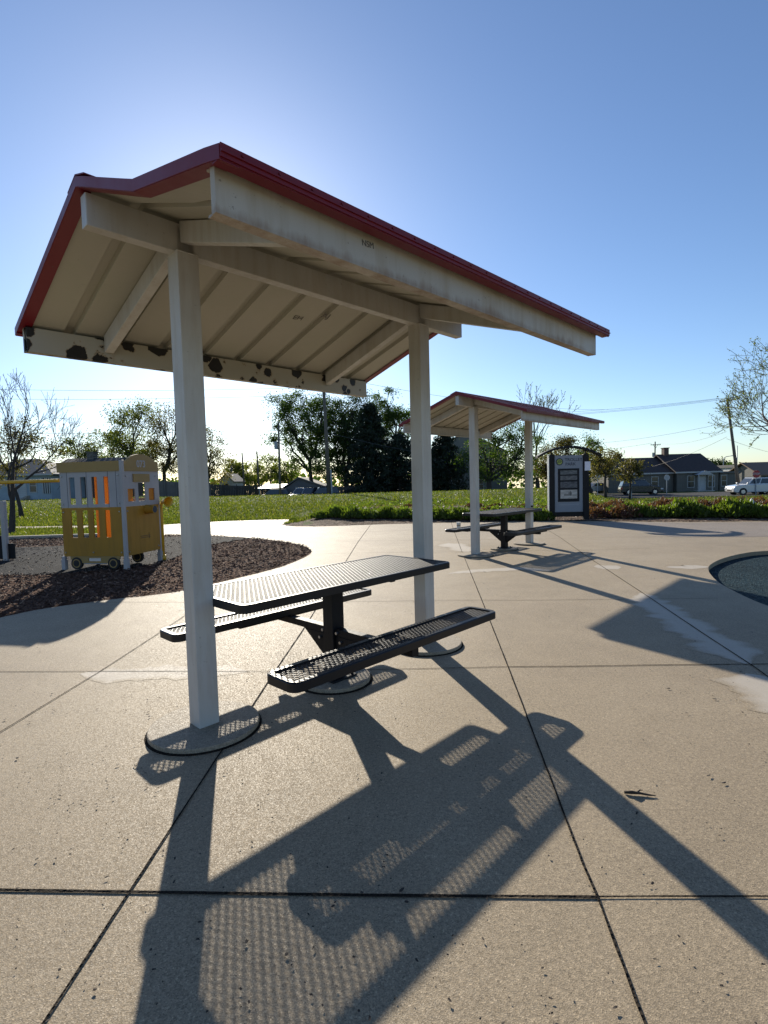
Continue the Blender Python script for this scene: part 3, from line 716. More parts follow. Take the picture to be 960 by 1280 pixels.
def bare_tree(name, label, px, Y, top, tr, spread, seed, barkm, leafm=None, nleaf=0, levels=5, leaf_s=.05, lean=0., group=None, rmin=.006, base=None, first=.32, lr=(.62, .86)):
    rng = random.Random(seed); x0 = XP(px, Y); z0 = h(x0, Y) - .05; Hh = top - z0
    root = thing(name, label, 'tree', (x0, Y, z0), 0, group); t, tw, lv = MB(), MB(), MB(); tips = []
    def grow(p, d, L, r, lev):
        n = 4; path = [p]; dd = d.copy()
        for k in range(n):
            dd = (dd + Vector((rng.gauss(0, .10), rng.gauss(0, .10), rng.gauss(.05, .06)))).normalized(); path.append(path[-1] + dd * L / n)
        r1 = max(rmin, r * .62); (t if lev < 2 else tw).tube(path, [max(rmin, r + (r1 - r) * k / n) for k in range(n + 1)], 7 if lev < 2 else (5 if lev < 3 else 3), cap=False)
        if lev >= levels: tips.extend(path[1:]); return
        kids = 3 if lev < 2 else rng.choice((2, 3, 3))
        for q in range(kids):
            at = path[-1] if q == 0 else path[rng.randint(2 if lev else 3, 4)]
            a = rng.uniform(0, 6.28); per = dd.orthogonal().normalized(); per = Matrix.Rotation(a, 3, dd) @ per
            ang = rng.uniform(.12, .35) if q == 0 else rng.uniform(.4, .85) * spread
            nd = (dd * math.cos(ang) + per * math.sin(ang)); nd.z += .12; nd.normalize()
            grow(at, nd, L * rng.uniform(*lr), r1 * (.95 if q == 0 else .7), lev + 1)
    grow(Vector((0, 0, 0)), Vector((lean, 0, 1)).normalized(), Hh * first, tr, 0)
    t.tube([(0, 0, -.02), (0, 0, .18)], [tr * 1.5, tr * 1.02], 9)
    t.build('trunk', barkm, root, smooth=True, fixn=False); c_ = tw.build('crown', barkm, root, fixn=False)
    if nleaf:
        for _ in range(nleaf):
            q = rng.choice(tips); leaf(lv, q + Vector((rng.gauss(0, .05), rng.gauss(0, .05), rng.gauss(0, .05))), leaf_s, rng)
        lv.build('leaves', leafm, c_, fixn=False)
    return root

# near trees
bare_tree('bare_tree', 'bare dark trunked tree at the playground edge, twigs against the sky', 9, 17, 4.2, .105, 1.0, 21, M['bark_dark'], levels=6, rmin=.0058, first=.34)
tree('young_tree', 'small leaning tree with olive leaves before the pale blue house', 24, 26, [(-12, 565, 26, 24, 0), (22, 548, 30, 26, .6), (44, 566, 24, 18, -.4), (10, 590, 26, 14, .3)], M['leaf_brown'], M['bark_dark'], .10, .10, 3400, 60, .55, lean=-.5, seed=3)
bare_tree('budding_tree', 'wide tree with sparse new leaves at the right edge behind the tilted pole', 986, 24, 8.0, .22, 1.35, 45, M['bark_grey'], M['leaf_young'], 5200, 6, .075, lean=-.06, rmin=.0085, first=.23, lr=(.72, .94))
tree('ornamental_tree', 'small round brownish tree standing alone right of the kiosk', 757, 40, [(754, 583, 17, 15, 0), (764, 576, 14, 12, .4), (746, 578, 12, 12, -.3)], M['leaf_brown'], M['bark_dark'], .11, .15, 2300, 50, .55, seed=5)
tree('ornamental_tree', 'small bushy brown tree partly in front of the grey house', 787, 46, [(787, 588, 15, 13, 0), (794, 583, 12, 10, .4), (779, 590, 10, 10, 0)], M['leaf_brown'], M['bark_dark'], .10, .16, 2100, 44, .5, seed=6)
# far trees
G1 = 'trees beyond the lawn'
tree('leafy_tree', 'pale green tree low behind the brown brick house roof', 112, 95, [(100, 562, 22, 20, 0), (126, 558, 20, 20, 2), (112, 582, 32, 16, 0)], M['leaf_young'], M['bark'], .3, .42, 3000, 60, 1.6, G1, seed=11)
tree('leafy_tree', 'tall airy tree with yellowish leaves directly behind the play trolley', 168, 82, [(155, 530, 17, 26, 0), (178, 524, 18, 22, 1), (166, 562, 30, 22, 0), (150, 556, 16, 20, 2)], M['leaf_young'], M['bark_dark'], .32, .36, 3600, 70, 1.5, G1, seed=12)
tree('leafy_tree', 'tall brown budding tree showing many limbs left of the near white post', 205, 78, [(200, 535, 18, 28, 0), (222, 528, 20, 26, 1), (212, 566, 30, 28, 0), (240, 555, 22, 28, 1)], M['leaf_brown'], M['bark_dark'], .34, .30, 3600, 80, 1.5, G1, seed=13)
tree('leafy_tree', 'brownish tree emerging just right of the near white post', 258, 84, [(256, 560, 22, 28, 0), (268, 585, 20, 24, 1), (250, 592, 24, 20, 0)], M['leaf_brown'], M['bark_dark'], .3, .32, 2600, 55, 1.4, G1, seed=14)
for i, (px, py, rx, ry, Y, lab) in enumerate(((298, 588, 13, 14, 110, 'low yellow green tree between the two thin utility poles'), (318, 592, 15, 14, 118, 'low yellow green tree just right of the thin utility pole pair'), (338, 584, 15, 17, 112, 'low yellow green tree beneath the tall dark utility pole'), (360, 590, 16, 14, 105, 'low yellow green tree right above the grey gable roof'))):
    tree('leafy_tree', lab, px, Y, [(px - 4, py, rx, ry, 0), (px + 6, py + 6, rx * .8, ry * .7, 2)], M['leaf_young'], M['bark'], .2, .42, 1500, 34, 1.3, G1, seed=20 + i)
tree('leafy_tree', 'large airy tree with open limbs left of the leaning wooden pole', 388, 74, [(352, 512, 20, 18, 0), (378, 502, 22, 16, 1), (402, 518, 18, 24, 0), (352, 545, 16, 14, 1), (380, 540, 24, 22, -1), (398, 570, 18, 24, 0), (366, 575, 10, 12, 0)], M['leaf_mid'], M['bark_dark'], .34, .30, 7600, 130, 1.25, G1, seed=31, fork=.3)
tree('leafy_tree', 'large dense dark green tree right of the leaning wooden pole', 432, 76, [(425, 516, 22, 22, 0), (450, 506, 20, 18, 1), (418, 548, 24, 26, 0), (445, 545, 28, 28, -1), (430, 582, 34, 22, 0)], M['leaf_dark'], M['bark_dark'], .4, .30, 11000, 150, 1.3, G1, seed=32, fork=.25)
tree('leafy_tree', 'tall tree with light green top rising behind the dark spruces', 490, 84, [(482, 510, 20, 24, 0), (500, 530, 18, 24, 1), (470, 530, 20, 22, 0), (488, 565, 24, 26, 0)], M['leaf_mid'], M['bark_dark'], .36, .32, 6500, 110, 1.3, G1, seed=33)
G2 = 'dark spruces by the lawn'
conifer('tallest dark spruce, right of the leaning wooden pole', 464, 68, 500, 84, 41, group=G2)
conifer('middle dark spruce beside the right post of the near shelter', 500, 66, 540, 104, 42, group=G2)
conifer('dark spruce half hidden behind the right post of the near shelter', 556, 66, 536, 74, 43, group=G2)
tree('leafy_tree', 'spreading tree with drooping limbs behind the far shelter', 612, 60, [(600, 560, 24, 18, -1), (632, 545, 26, 20, 0), (655, 555, 22, 22, 1), (620, 585, 30, 18, 0), (648, 580, 24, 22, 0), (585, 575, 14, 14, -1)], M['leaf_mid'], M['bark_dark'], .34, .24, 5200, 110, 1.05, G1, seed=34, fork=.2)
bare_tree('bare_tree', 'leafless tree top showing above the roof of the far shelter', 672, 74, ZP(676, 487, 74), .30, .95, 52, M['bark_grey'], M['leaf_young'], 900, 5, .16, rmin=.022, first=.34)
tree('leafy_tree', 'brown budding tree directly behind the kiosk arch', 700, 66, [(690, 575, 20, 20, 0), (712, 565, 22, 18, 1), (704, 592, 28, 18, 0), (668, 590, 16, 18, 0)], M['leaf_brown'], M['bark_dark'], .26, .26, 4600, 90, 1.1, G1, seed=35)
tree('leafy_tree', 'light green tree right of the kiosk arch behind the round tree', 738, 72, [(735, 562, 16, 16, 0), (748, 572, 14, 14, 1), (730, 585, 20, 18, 0)], M['leaf_mid'], M['bark_dark'], .26, .28, 3000, 60, 1.1, G1, seed=36)
tree('leafy_tree', 'small dark distant tree under the street lamp', 902, 120, [(898, 582, 9, 7, 0), (908, 586, 8, 5, 0)], M['leaf_dark'], M['bark_dark'], .2, .5, 900, 20, 1.2, G1, seed=37)
# far hedge row that closes the horizon
rng = random.Random(77); b = MB()
for i in range(8000):
    x = rng.uniform(-230, 260); y = 165 + rng.uniform(-6, 6) + abs(x) * .1
    zt_ = 4.6 + 2.2 * noise.noise(Vector((x * .05, 3, 1))) + 1.2 * noise.noise(Vector((x * .22, 7, 1)))
    q = Vector((x, y, h(x, y) + rng.random() ** .7 * max(1, zt_ + 2.2))); leaf(b, q, 1.5, rng, .2, .8)
tag(b.build('treeline', M['leaf_mid'], fixn=False), 'far off wood closing the horizon behind the houses', 'woodland', kind='stuff')

# ------------------------------------------------------------------ beds, shrubs, grass
def drape(name, poly, m_, dz, step=.22):
    x0, x1 = min(q[0] for q in poly), max(q[0] for q in poly); y0, y1 = min(q[1] for q in poly), max(q[1] for q in poly)
    nx, ny = int((x1 - x0) / step) + 2, int((y1 - y0) / step) + 2; b = MB(); idx = {}
    def vid(i, j):
        if (i, j) not in idx:
            x, y = x0 + i * step, y0 + j * step; idx[(i, j)] = len(b.v); b.v.append((x, y, h(x, y) + dz))
        return idx[(i, j)]
    for j in range(ny):
        for i in range(nx):
            if pip(x0 + (i + .5) * step, y0 + (j + .5) * step, poly):
                b.f.append((vid(i, j), vid(i + 1, j), vid(i + 1, j + 1), vid(i, j + 1))); b.m.append(0)
    return b.build(name, m_, smooth=True, fixn=False)
fr = far_right[::-1]
bedL = [q for q in fr if q[0] < 22] + [(21, 16), (14, 19.2), (10.5, 20.5), (7.5, 21.8), (3.0, 23.5), (.6, 23.6), (-1.1, 22.4), (-2.6, 20.3)]
bedL = [q for q in bedL]
tag(drape('planting_bed', bedL, M['bed'], .012, .2), kind='structure')
def mound(name, label, leafm, rx, rz, n, ls, seed, cat, up=.5, stems=True):
    rng = random.Random(seed); root = thing(name, label, cat); b, s_ = MB(), MB()
    for k in range(n):
        a = rng.uniform(0, 6.28); r = math.sqrt(rng.random()); ph = 1 - r * r * .75
        hz = rz * ph * (rng.random() ** .45) * (1 + .22 * noise.noise(Vector((math.cos(a) * r * 2.4 + seed, math.sin(a) * r * 2.4, 0)))); q = Vector((math.cos(a) * r * rx * (1 + .15 * math.sin(3 * a + seed)), math.sin(a) * r * rx, max(.03, hz)))
        d = Vector((rng.gauss(0, .5), rng.gauss(0, .5), up + rng.random())).normalized(); e = d.orthogonal().normalized(); e = Matrix.Rotation(rng.uniform(0, 6.28), 3, d) @ e; L = ls * rng.uniform(.6, 1.5); w_ = L * .22
        b.add([q - e * w_, q + e * w_, q + d * L + e * w_ * .3, q + d * L - e * w_ * .3], [(0, 1, 2, 3)])
    for k in range(14):
        a = rng.uniform(0, 6.28); r = rx * rng.uniform(.3, .8); s_.tube([(0, 0, -.02), (math.cos(a) * r * .5, math.sin(a) * r * .5, rz * .5), (math.cos(a) * r, math.sin(a) * r, rz * .75)], [.012, .008, .004], 4, cap=False)
    s_.build('stem', M['bark'], root, fixn=False); b.build('foliage', leafm, root, fixn=False); return root
def scatter(protos, spots, labels, group, rng):
    for i, (x, y, s, sz) in enumerate(spots):
        o = protos[i] if i < len(protos) else copy_tree(protos[i % len(protos)])
        o.location = (x, y, h(x, y) - .01); o.scale = (s, s, s * sz); o.rotation_euler = (0, 0, rng.uniform(0, 6.28)); o['label'] = labels(i); o['group'] = group
rng = random.Random(4)
jp = [mound('low_shrub', 'x', M['juniper'], .52, .40, 1500, .10, 60 + i, 'shrub') for i in range(3)]
sp, lb = [], []
for i, px in enumerate((367, 401, 421, 441, 462, 484, 505, 528, 552, 576, 600, 626, 650, 674)):
    x, y = G(px, 650.5); s = .34 if px == 367 else rng.uniform(.85, 1.05) * (.8 if px == 401 else 1); sp.append((x, y + rng.uniform(-.1, .25), s, rng.uniform(.8, 1.05))); lb.append('small lone green shrub at the tip of the planting bed' if px == 367 else 'low green spreading shrub in the front row behind the two shelters')
for px, s, zz in ((768, .8, .95), (790, 1.05, 1), (811, .85, 1), (832, .85, .95), (857, 1.2, 1.05), (880, .85, .9), (898, .8, .95), (922, 1.3, 1.0), (950, .9, .95), (975, 1.0, .95)):
    x, y = G(px, 647); sp.append((x, y + .1, s, zz)); lb.append('low green spreading shrub in the row right of the kiosk')
order = list(range(len(sp)))
scatter(jp, sp, lambda i: lb[i], 'low green shrubs in the beds', rng)
for o in list(col.objects):
    if o.name.startswith('low_shrub') and o.parent is None:
        o['group'] = {'sm': 'lone shrub', }.get(o['label'][:2], 'green shrubs behind the shelters' if 'two shelters' in o['label'] else 'green shrubs right of the kiosk')
# second row: brownish and reddish shrubs, and some more green on the mound
bp = [mound('barberry_shrub', 'x', M['barberry'], .48, .46, 900, .09, 80 + i, 'shrub', .8) for i in range(2)]
sp, lb = [], []
for px, yy in ((745, 17.3), (760, 18), (778, 17), (795, 18.2), (812, 17.2), (830, 18.4), (848, 17.4), (862, 18.6), (880, 17.6), (902, 18.6), (925, 18.0), (948, 18.4), (968, 17.4), (737, 19.5), (772, 20), (820, 20.2)):
    sp.append((XP(px, yy), yy, rng.uniform(.9, 1.15), rng.uniform(.8, 1.0))); lb.append('reddish brown twiggy shrub on the mound right of the kiosk')
for px, yy in ((672, 19.5), (640, 19.3), (655, 20.5), (610, 20.2), (580, 19.6), (620, 21.2), (545, 20.4), (510, 22.2), (592, 22)):
    sp.append((XP(px, yy), yy, rng.uniform(.55, .8), rng.uniform(.6, .8))); lb.append('brownish twiggy shrub on the mound behind the shelters')
scatter(bp, sp, lambda i: lb[i], '', rng)
for o in list(col.objects):
    if o.name.startswith('barberry_shrub') and o.parent is None: o['group'] = 'reddish shrubs right of the kiosk' if 'kiosk' in o['label'] else 'brownish shrubs behind the shelters'
# low ground cover on the mound, stuff
b = MB(); k = 0
while k < 5200:
    y = rng.uniform(19.5, 26); x = rng.uniform(-1.6, 24)
    if noise.noise(Vector((x * .55, y * .8, 2))) < .02 or 480 + 662 * x / y > 1000: continue
    k += 1; q = Vector((x, y, h(x, y) + rng.uniform(.02, .22))); leaf(b, q, .13, rng, -.2, .5)
tag(b.build('ground_cover', M['juniper'], fixn=False), 'patchy green ground cover on the low mound', 'ground cover', kind='stuff')
b = MB()
for k in range(1500):
    px = rng.gauss(492, 22); y = rng.gauss(22.3, .8); x = XP(px, y); leaf(b, Vector((x, y, h(x, y) + rng.uniform(.02, .10))), .14, rng, .0, .25)
for k in range(500):
    px = rng.gauss(700, 60); y = rng.gauss(19.5, 1); x = XP(px, y); leaf(b, Vector((x, y, h(x, y) + rng.uniform(.02, .12))), .12, rng, .0, .25)
M['straw'] = leafy('dry_straw', (.16, .115, .08), (.25, .19, .14), .3)
tag(b.build('dead_stalks', M['straw'], fixn=False), 'dry pale dead plant stalks on the bare mound', 'dead plants', kind='stuff')
# lawn grass
b = MB(); k = 0
lawn_x = outer
while k < 75000:
    y = 1 / (rng.random() ** .8 * (1 / 15.5 - 1 / 52) + 1 / 52); x = rng.uniform(-.80, .80) * y
    kx = 480 + 662 * x / y
    if y < 24 and (pip(x, y, outer) or pip(x, y, pl) or pip(x, y, bedL)): continue
    if y < 21 and -.2 < x: continue
    k += 1; z = h(x, y); hh = rng.uniform(.05, .12); a = rng.uniform(0, 6.28); w_ = rng.uniform(.012, .03) * (1 + (y - 15) / 30); lx, ly = rng.gauss(0, .04), rng.gauss(0, .04)
    b.add([(x - math.cos(a) * w_, y - math.sin(a) * w_, z), (x + math.cos(a) * w_, y + math.sin(a) * w_, z), (x + lx, y + ly, z + hh)], [(0, 1, 2)])
tag(b.build('grass', M['grass'], fixn=False), 'short sunlit green grass of the lawn', 'grass', kind='stuff')
X, Y = XP(939, 17.2), 17.2
b = MB(); rr = random.Random(3)
b.add([(-.11, -.08, 0), (.12, -.09, 0), (.14, .08, 0), (-.10, .10, 0), (-.10, -.06, .12), (.10, -.07, .16), (.09, .06, .17), (-.07, .07, .15), (.03, 0, .30)], [(3, 2, 1, 0), (0, 1, 5, 4), (1, 2, 6, 5), (2, 3, 7, 6), (3, 0, 4, 7), (4, 5, 8), (5, 6, 8), (6, 7, 8), (7, 4, 8)])
M['whitestone'] = painted('white_stone', (.72, .70, .66), .6, (.4, .36, .3), .3, 4, False)
tag(b.build('white_stone', M['whitestone'], bevel=.006, loc=(X, Y, h(X, Y) + .22)), 'pointed white stone among the reddish shrubs at the right', 'stone')

# ------------------------------------------------------------------ kiosk
X, Y = XP(710.5, 17.0), 17.0
root = thing('information_kiosk', 'black framed park information kiosk with grey panel and curved top', 'kiosk', (X, Y, .0), R(-2))
M['grey_panel'] = painted('grey_panel', (.25, .27, .31), .5, (.2, .25, .25), .2, 2, False, .05)
M['silver'] = mat('silver_edge', (.62, .63, .65), .4, .6)
M['ink'] = mat('dark_ink', (.03, .04, .06), .6)
for sx in (-1, 1):
    b = MB(); b.box(*sorted((sx * .45, sx * .63)), -.075, .075, 0, 2.08); b.box(*sorted((sx * .52, sx * .56)), -.02, .02, 2.08, 2.27)
    b.build('post', M['blackmetal'], root, bevel=.006)
b = MB(); b.box(-.646, -.632, -.085, .085, 0, 2.09); b.build('edge_strip', M['silver'], root)
b = MB(); b.box(-.449, .449, -.035, .035, .25, 2.06); pn = b.build('panel', M['grey_panel'], root, bevel=.004)
b = MB(); b.box(-.449, .449, -.04, .04, .10, .246); b.build('lower_rail', M['blackmetal'], root)
b = MB(); n = 20; pts = []
def arcz(x): return 2.36 - .30 * (x / 1.0) ** 2
for i in range(n):
    a, c = -1 + 2 * i / n, -1 + 2 * (i + 1) / n
    b.hexa([(a, -.16, arcz(a) - .07), (c, -.16, arcz(c) - .07), (c, .16, arcz(c) - .045), (a, .16, arcz(a) - .07), (a, -.16, arcz(a)), (c, -.16, arcz(c)), (c, .16, arcz(c)), (a, .16, arcz(a))])
b.build('arched_top', M['blackmetal'], root)
for xx in (-.2, .1, .36, .62, .82):
    b = MB(); z_ = arcz(xx) - .022; b.tube([(xx, -.160, z_), (xx, -.172, z_)], .014, 8); b.build('bolt', M['bolt'], root)
b = MB(); b.box(-.34, .33, -.052, -.036, .58, 1.64); fb = b.build('picture_board', mat('picture_dark', (.014, .015, .018), .6, 0, .2), root, bevel=.004)
def pic(name, x0, x1, z0, z1, base, noisecol, sc, d=.0535):
    mt = mat(name, base, .5); t = NT(mt); p = t.pos(True); mp = t.n('Mapping'); mp.inputs['Scale'].default_value = (1, 1, 2.5); t.l(p, mp.inputs['Vector'])
    t.color(t.ramp(t.noise(mp.outputs[0], sc, 5, .65), [(.38, base), (.62, noisecol)])); b = MB(); b.box(x0, x1, -d, -.0525, z0, z1); return b.build('photo_print', mt, fb)
pic('old_photo', -.27, .26, .68, .96, (.50, .48, .44), (.34, .32, .29), 7)
b = MB()
for x0, x1, z1 in ((-.16, -.02, .83), (-.02, .09, .89), (.03, .07, .92), (.10, .24, .80)): b.box(x0, x1, -.0545, -.0537, .77, z1)
b.build('building_silhouette', mat('photo_grey', (.22, .21, .19), .6), fb)
pic('map_print', -.27, .26, 1.02, 1.22, (.03, .032, .04), (.12, .12, .13), 9); pic('map_print2', -.27, .26, 1.27, 1.41, (.06, .06, .065), (.15, .15, .15), 12); pic('map_print3', -.27, .26, 1.45, 1.58, (.05, .055, .06), (.14, .15, .15), 12)
b = MB(); b.prism([(-.29 + .115 * math.cos(a * .2618), 1.86 + .115 * math.sin(a * .2618)) for a in range(24)], 'y', -.040, -.0355); em = b.build('emblem', M['ink'], root)
b = MB(); b.prism([(-.29 + .083 * math.cos(a * .2618), 1.86 + .083 * math.sin(a * .2618)) for a in range(24)], 'y', -.043, -.0402); b.build('emblem_disc', mat('emblem_green', (.30, .36, .06), .5), em)
b = MB(); b.tube([(-.35, -.0445, 1.83), (-.31, -.0445, 1.87), (-.27, -.0445, 1.84), (-.23, -.0445, 1.88)], .012, 6); b.tube([(-.33, -.0445, 1.90), (-.29, -.0445, 1.915), (-.25, -.0445, 1.90)], .009, 6); b.build('emblem_mark', M['ink'], em)
text_part('lettering', 'TROLLEY', .135, M['ink'], root, (.155, -.0362, 1.915), (R(90), 0, 0), .002, .002)
text_part('lettering', 'PARK', .135, M['ink'], root, (.06, -.0362, 1.775), (R(90), 0, 0), .002, .002)
b = MB(); b.box(-.30, .31, -.0375, -.0355, .47, .50); b.build('faint_line', mat('faint_grey', (.28, .30, .34), .6), root)
b = MB(); b.box(-.09, .09, -.002, .002, 0, .285)
b.T = None
o = b.build('paper_notice', [mat('notice_paper', (.74, .73, .80), .6)], loc=(X + .575, Y - .108, 1.56)); tag(o, 'white paper notice taped to the right post of the kiosk', 'notice')
o.rotation_euler = (0, 0, R(-2))

# ------------------------------------------------------------------ play trolley
def plate(b, loops, axis, a, c, mi=0):      # flat board with openings
    def q(u, w_, t): return {'x': (t, u, w_), 'y': (u, t, w_)}[axis]
    flat = [Vector((u, w_, 0)) for l in loops for u, w_ in l]; tri = tessellate_polygon([[Vector((u, w_, 0)) for u, w_ in l] for l in loops]); n = len(flat)
    vs = [q(v.x, v.y, a) for v in flat] + [q(v.x, v.y, c) for v in flat]
    fs = [tuple(t) for t in tri] + [tuple(i + n for i in t)[::-1] for t in tri]; o = 0
    for l in loops:
        for i in range(len(l)): j = (i + 1) % len(l); fs.append((o + i, o + j, n + o + j, n + o + i))
        o += len(l)
    b.add(vs, fs, mi)
rect = lambda x0, x1, z0, z1: [(x0, z0), (x1, z0), (x1, z1), (x0, z1)]
M['trolley_yellow'] = painted('weathered_yellow', (.41, .205, .02), .5, (.20, .12, .04), .3, 2, True, .05)
M['trolley_white'] = painted('trolley_white', (.41, .39, .39), .5, (.4, .36, .3), .25, 2, True, .05)
M['trolley_tan'] = painted('trolley_tan', (.36, .235, .08), .5, (.25, .16, .06), .25, 2, False, .05)
M['orange'] = mat('orange_plastic', (.72, .27, .02), .45); t = NT(M['orange']); tl_ = t.n('BsdfTranslucent'); tl_.inputs[0].default_value = (.85, .42, .04, 1); mx_ = t.n('MixShader'); mx_.inputs[0].default_value = .32
t.l(t.b.outputs[0], mx_.inputs[1]); t.l(tl_.outputs[0], mx_.inputs[2]); t.l(mx_.outputs[0], t.t.nodes['Material Output'].inputs['Surface'])
M['yellow'] = mat('yellow_metal', (.62, .36, .025), .35)
M['tyre'] = mat('black_rubber', (.015, .015, .016), .7)
tr = thing('play_trolley', 'yellow and white trolley shaped playhouse with arched front numbered 073', 'playhouse', (-4.41, 8.98, 0), R(-10))
LW, DW = 1.2, 1.02
fx = [(-1.2 + 1.2 * a, -1.2 + 1.2 * c) for a, c in ((.15, .24), (.33, .42), (.51, .60), (.70, .78))]
for yy, nm in ((0, 'near'), (DW - .02, 'far')):
    b = MB(); plate(b, [rect(-LW if nm == 'near' else -.80, -.02, .23, 1.075)] + ([rect(a, c, .56, 1.03) for a, c in fx] if nm == 'near' else []), 'y', yy, yy + .02); lo = b.build('lower_side_panel', M['trolley_yellow'], tr)
    b = MB(); plate(b, [rect(-LW if nm == 'near' else -.80, -.02, 1.077, 1.69)] + ([rect(a, c, 1.13, 1.60) for a, c in fx] if nm == 'near' else [rect(-.62, -.2, 1.2, 1.55)]), 'y', yy, yy + .02); up = b.build('upper_side_panel', M['trolley_white'], tr)
    b = MB()
    for a in ((-1.06, -.68, -.27, -.12) if nm == 'near' else (-.68, -.27, -.12)): b.box(a - .003, a + .003, *( (yy - .002, yy) if nm == 'near' else (yy + .02, yy + .022)), 1.08, 1.688)
    b.build('groove', M['ink'], up)
    b = MB(); b.box(-LW - .03, .0, *((yy - .022, yy - .001) if nm == 'near' else (yy + .021, yy + .04)), 1.69, 1.86); b.build('roof_fascia', M['trolley_tan'], tr)
b = MB(); b.box(-LW - .02, -.02, .0, DW, 1.80, 1.83); b.build('roof_deck', M['trolley_tan'], tr)
b = MB(); b.box(-LW, -.03, .03, DW - .03, .24, .28); b.build('floor_deck', M['blackmetal'], tr)
b = MB(); plate(b, [rect(.03, DW - .02, .23, 1.075)], 'x', -.02, 0); fl = b.build('front_panel', M['trolley_yellow'], tr)
b = MB(); plate(b, [rect(.03, DW - .02, 1.077, 1.69), rect(.13, .33, 1.16, 1.38), rect(.42, .62, 1.16, 1.48), rect(.72, .90, 1.16, 1.38)], 'x', -.02, 0); fu = b.build('front_upper_panel', M['trolley_white'], tr)
for a, c in ((.12, .30), (.72, .91)):
    b = MB(); b.box(-.045, -.025, a, c, 1.15, 1.39); sh_ = b.build('shutter', M['orange'], tr)
b = MB(); b.box(.001, .02, .28, .74, 1.50, 1.64); b.build('destination_board', M['trolley_tan'], tr)
arch = [(-.0 + .01, 1.69), (DW, 1.69)] + [(.515 + .505 * math.cos(R(a)), 1.69 + .30 * math.sin(R(a))) for a in range(0, 181, 12)]
b = MB(); b.prism(arch[2:], 'x', -.02, .022); ar = b.build('arch_board', M['trolley_tan'], tr)
text_part('number', '073', .17, M['trolley_white'], ar, (.0235, .5, 1.81), (R(90), 0, R(90)), .002, .004)
b = MB(); b.tube([(.0, .62, 1.0), (.02, .62, 1.0), (.10, .62, 1.0), (.17, .62, 1.0)], [.085, .085, .075, .078], 20); hl = b.build('headlight', M['trolley_yellow'], tr, smooth=False)
b = MB(); b.tube([(.171, .62, 1.0), (.174, .62, 1.0)], .062, 20); b.build('lens', M['ink'], hl)
b = MB()
for z_ in (.50, .53): b.box(.0005, .004, .42, .70, z_ - .006, z_ + .006)
b.box(.0005, .004, .66, .67, .47, .58); b.build('engraving', mat('engraved', (.16, .09, .03), .6), fl)
for (x, y, z0, z1) in ((.0, .0, 0, 1.87), (-LW, .0, 0, .24), (-.03, DW, 0, 1.7), (-LW, DW, 0, 1.7)):
    b = MB(); b.box(x - .028, x + .028, y - .028, y + .028, z0, z1); b.box(x - .036, x + .036, y - .036, y + .036, 0, .18); b.build('post', M['trolley_white'], tr, bevel=.004)
# bogie and wheels
b = MB(); plate(b, [[(-1.05, .235), (-.10, .235), (-.10, .19), (-.22, .14), (-.36, .12), (-.80, .12), (-.94, .14), (-1.05, .19)], rect(-.70, -.46, .15, .21)], 'y', -.035, -.01); bo_ = b.build('truck_frame', M['trolley_tan'], tr)
b = MB(); b.box(-.69, -.47, -.03, -.012, .155, .205); b.build('nameplate', M['silver'], bo_)
b = MB(); b.tube([(-.80, -.02, .115), (-.36, -.02, .115)], .012, 8); b.build('axle_bar', M['silver'], bo_)
def wheel(x, y, r, ax):
    b = MB(); d = (0, .05, 0) if ax == 'y' else (.05, 0, 0); e = Vector((x, y, r * 1.12)); d = Vector(d)
    b.tube([e - d * .5, e + d * .5], r, 22); w_ = b.build('wheel', M['tyre'], tr)
    b = MB()
    b.tube([e - d * .56, e - d * .505], r * .72, 20); b.build('rim', M['trolley_tan'], w_)
    b = MB(); b.tube([e - d * .62, e - d * .565], r * .55, 18); b.tube([e - d * .7, e - d * .625], r * .2, 12); b.build('hub', M['tyre'], w_)
wheel(-.93, -.02, .105, 'y'); wheel(-.22, -.02, .105, 'y'); wheel(-.30, .74, .11, 'y')
b = MB(); b.box(-1.2, -.84, .84, .86, .30, 1.66); b.build('inner_panel', M['orange'], tr)
b = MB(); b.tube([(-.45, .30, 1.12), (-.45, .34, 1.12)], .07, 16); b.build('play_wheel', M['orange'], tr)
b = MB(); b.box(-.55, -.2, .50, .545, .60, .63); b.build('shelf', M['orange'], tr)
for x, z in ((-1.16, .30), (-1.16, 1.0), (-.08, .30), (-.08, 1.0), (-1.16, 1.14), (-1.16, 1.62), (-.08, 1.14), (-.08, 1.62), (-.62, .30), (-.62, 1.75)):
    b = MB(); b.tube([(x, -.0005, z), (x, -.012, z)], [.016, .012], 8); b.build('bolt', M['bolt'], tr)
for y, z in ((.09, .30), (.94, .30), (.09, 1.0), (.94, 1.0), (.09, 1.60), (.94, 1.60)):
    b = MB(); b.tube([(.0005, y, z), (.012, y, z)], [.016, .012], 8); b.build('bolt', M['bolt'], tr)
# talk tube
X, Y = XP(199.5, 10.05), 10.05
tt = thing('talk_tube', 'yellow talk tube post with flared horn beside the play trolley', 'talk tube', (X, Y, 0))
b = MB(); b.tube([(0, 0, -.02), (0, 0, .9), (0, 0, 1.06), (.02, 0, 1.11), (.06, 0, 1.13)], .03, 10); b.tube([(0, 0, 0), (0, 0, .10)], .05, 10); b.build('pipe', M['yellow'], tt, smooth=True)
b = MB(); b.tube([(.05, .0, 1.13), (.09, -.02, 1.125), (.14, -.05, 1.12), (.175, -.07, 1.115)], [.032, .055, .085, .10], 16, cap=False); hn = b.build('horn', M['yellow'], tt, smooth=True)
hn.modifiers.new('wall', 'SOLIDIFY').thickness = .006
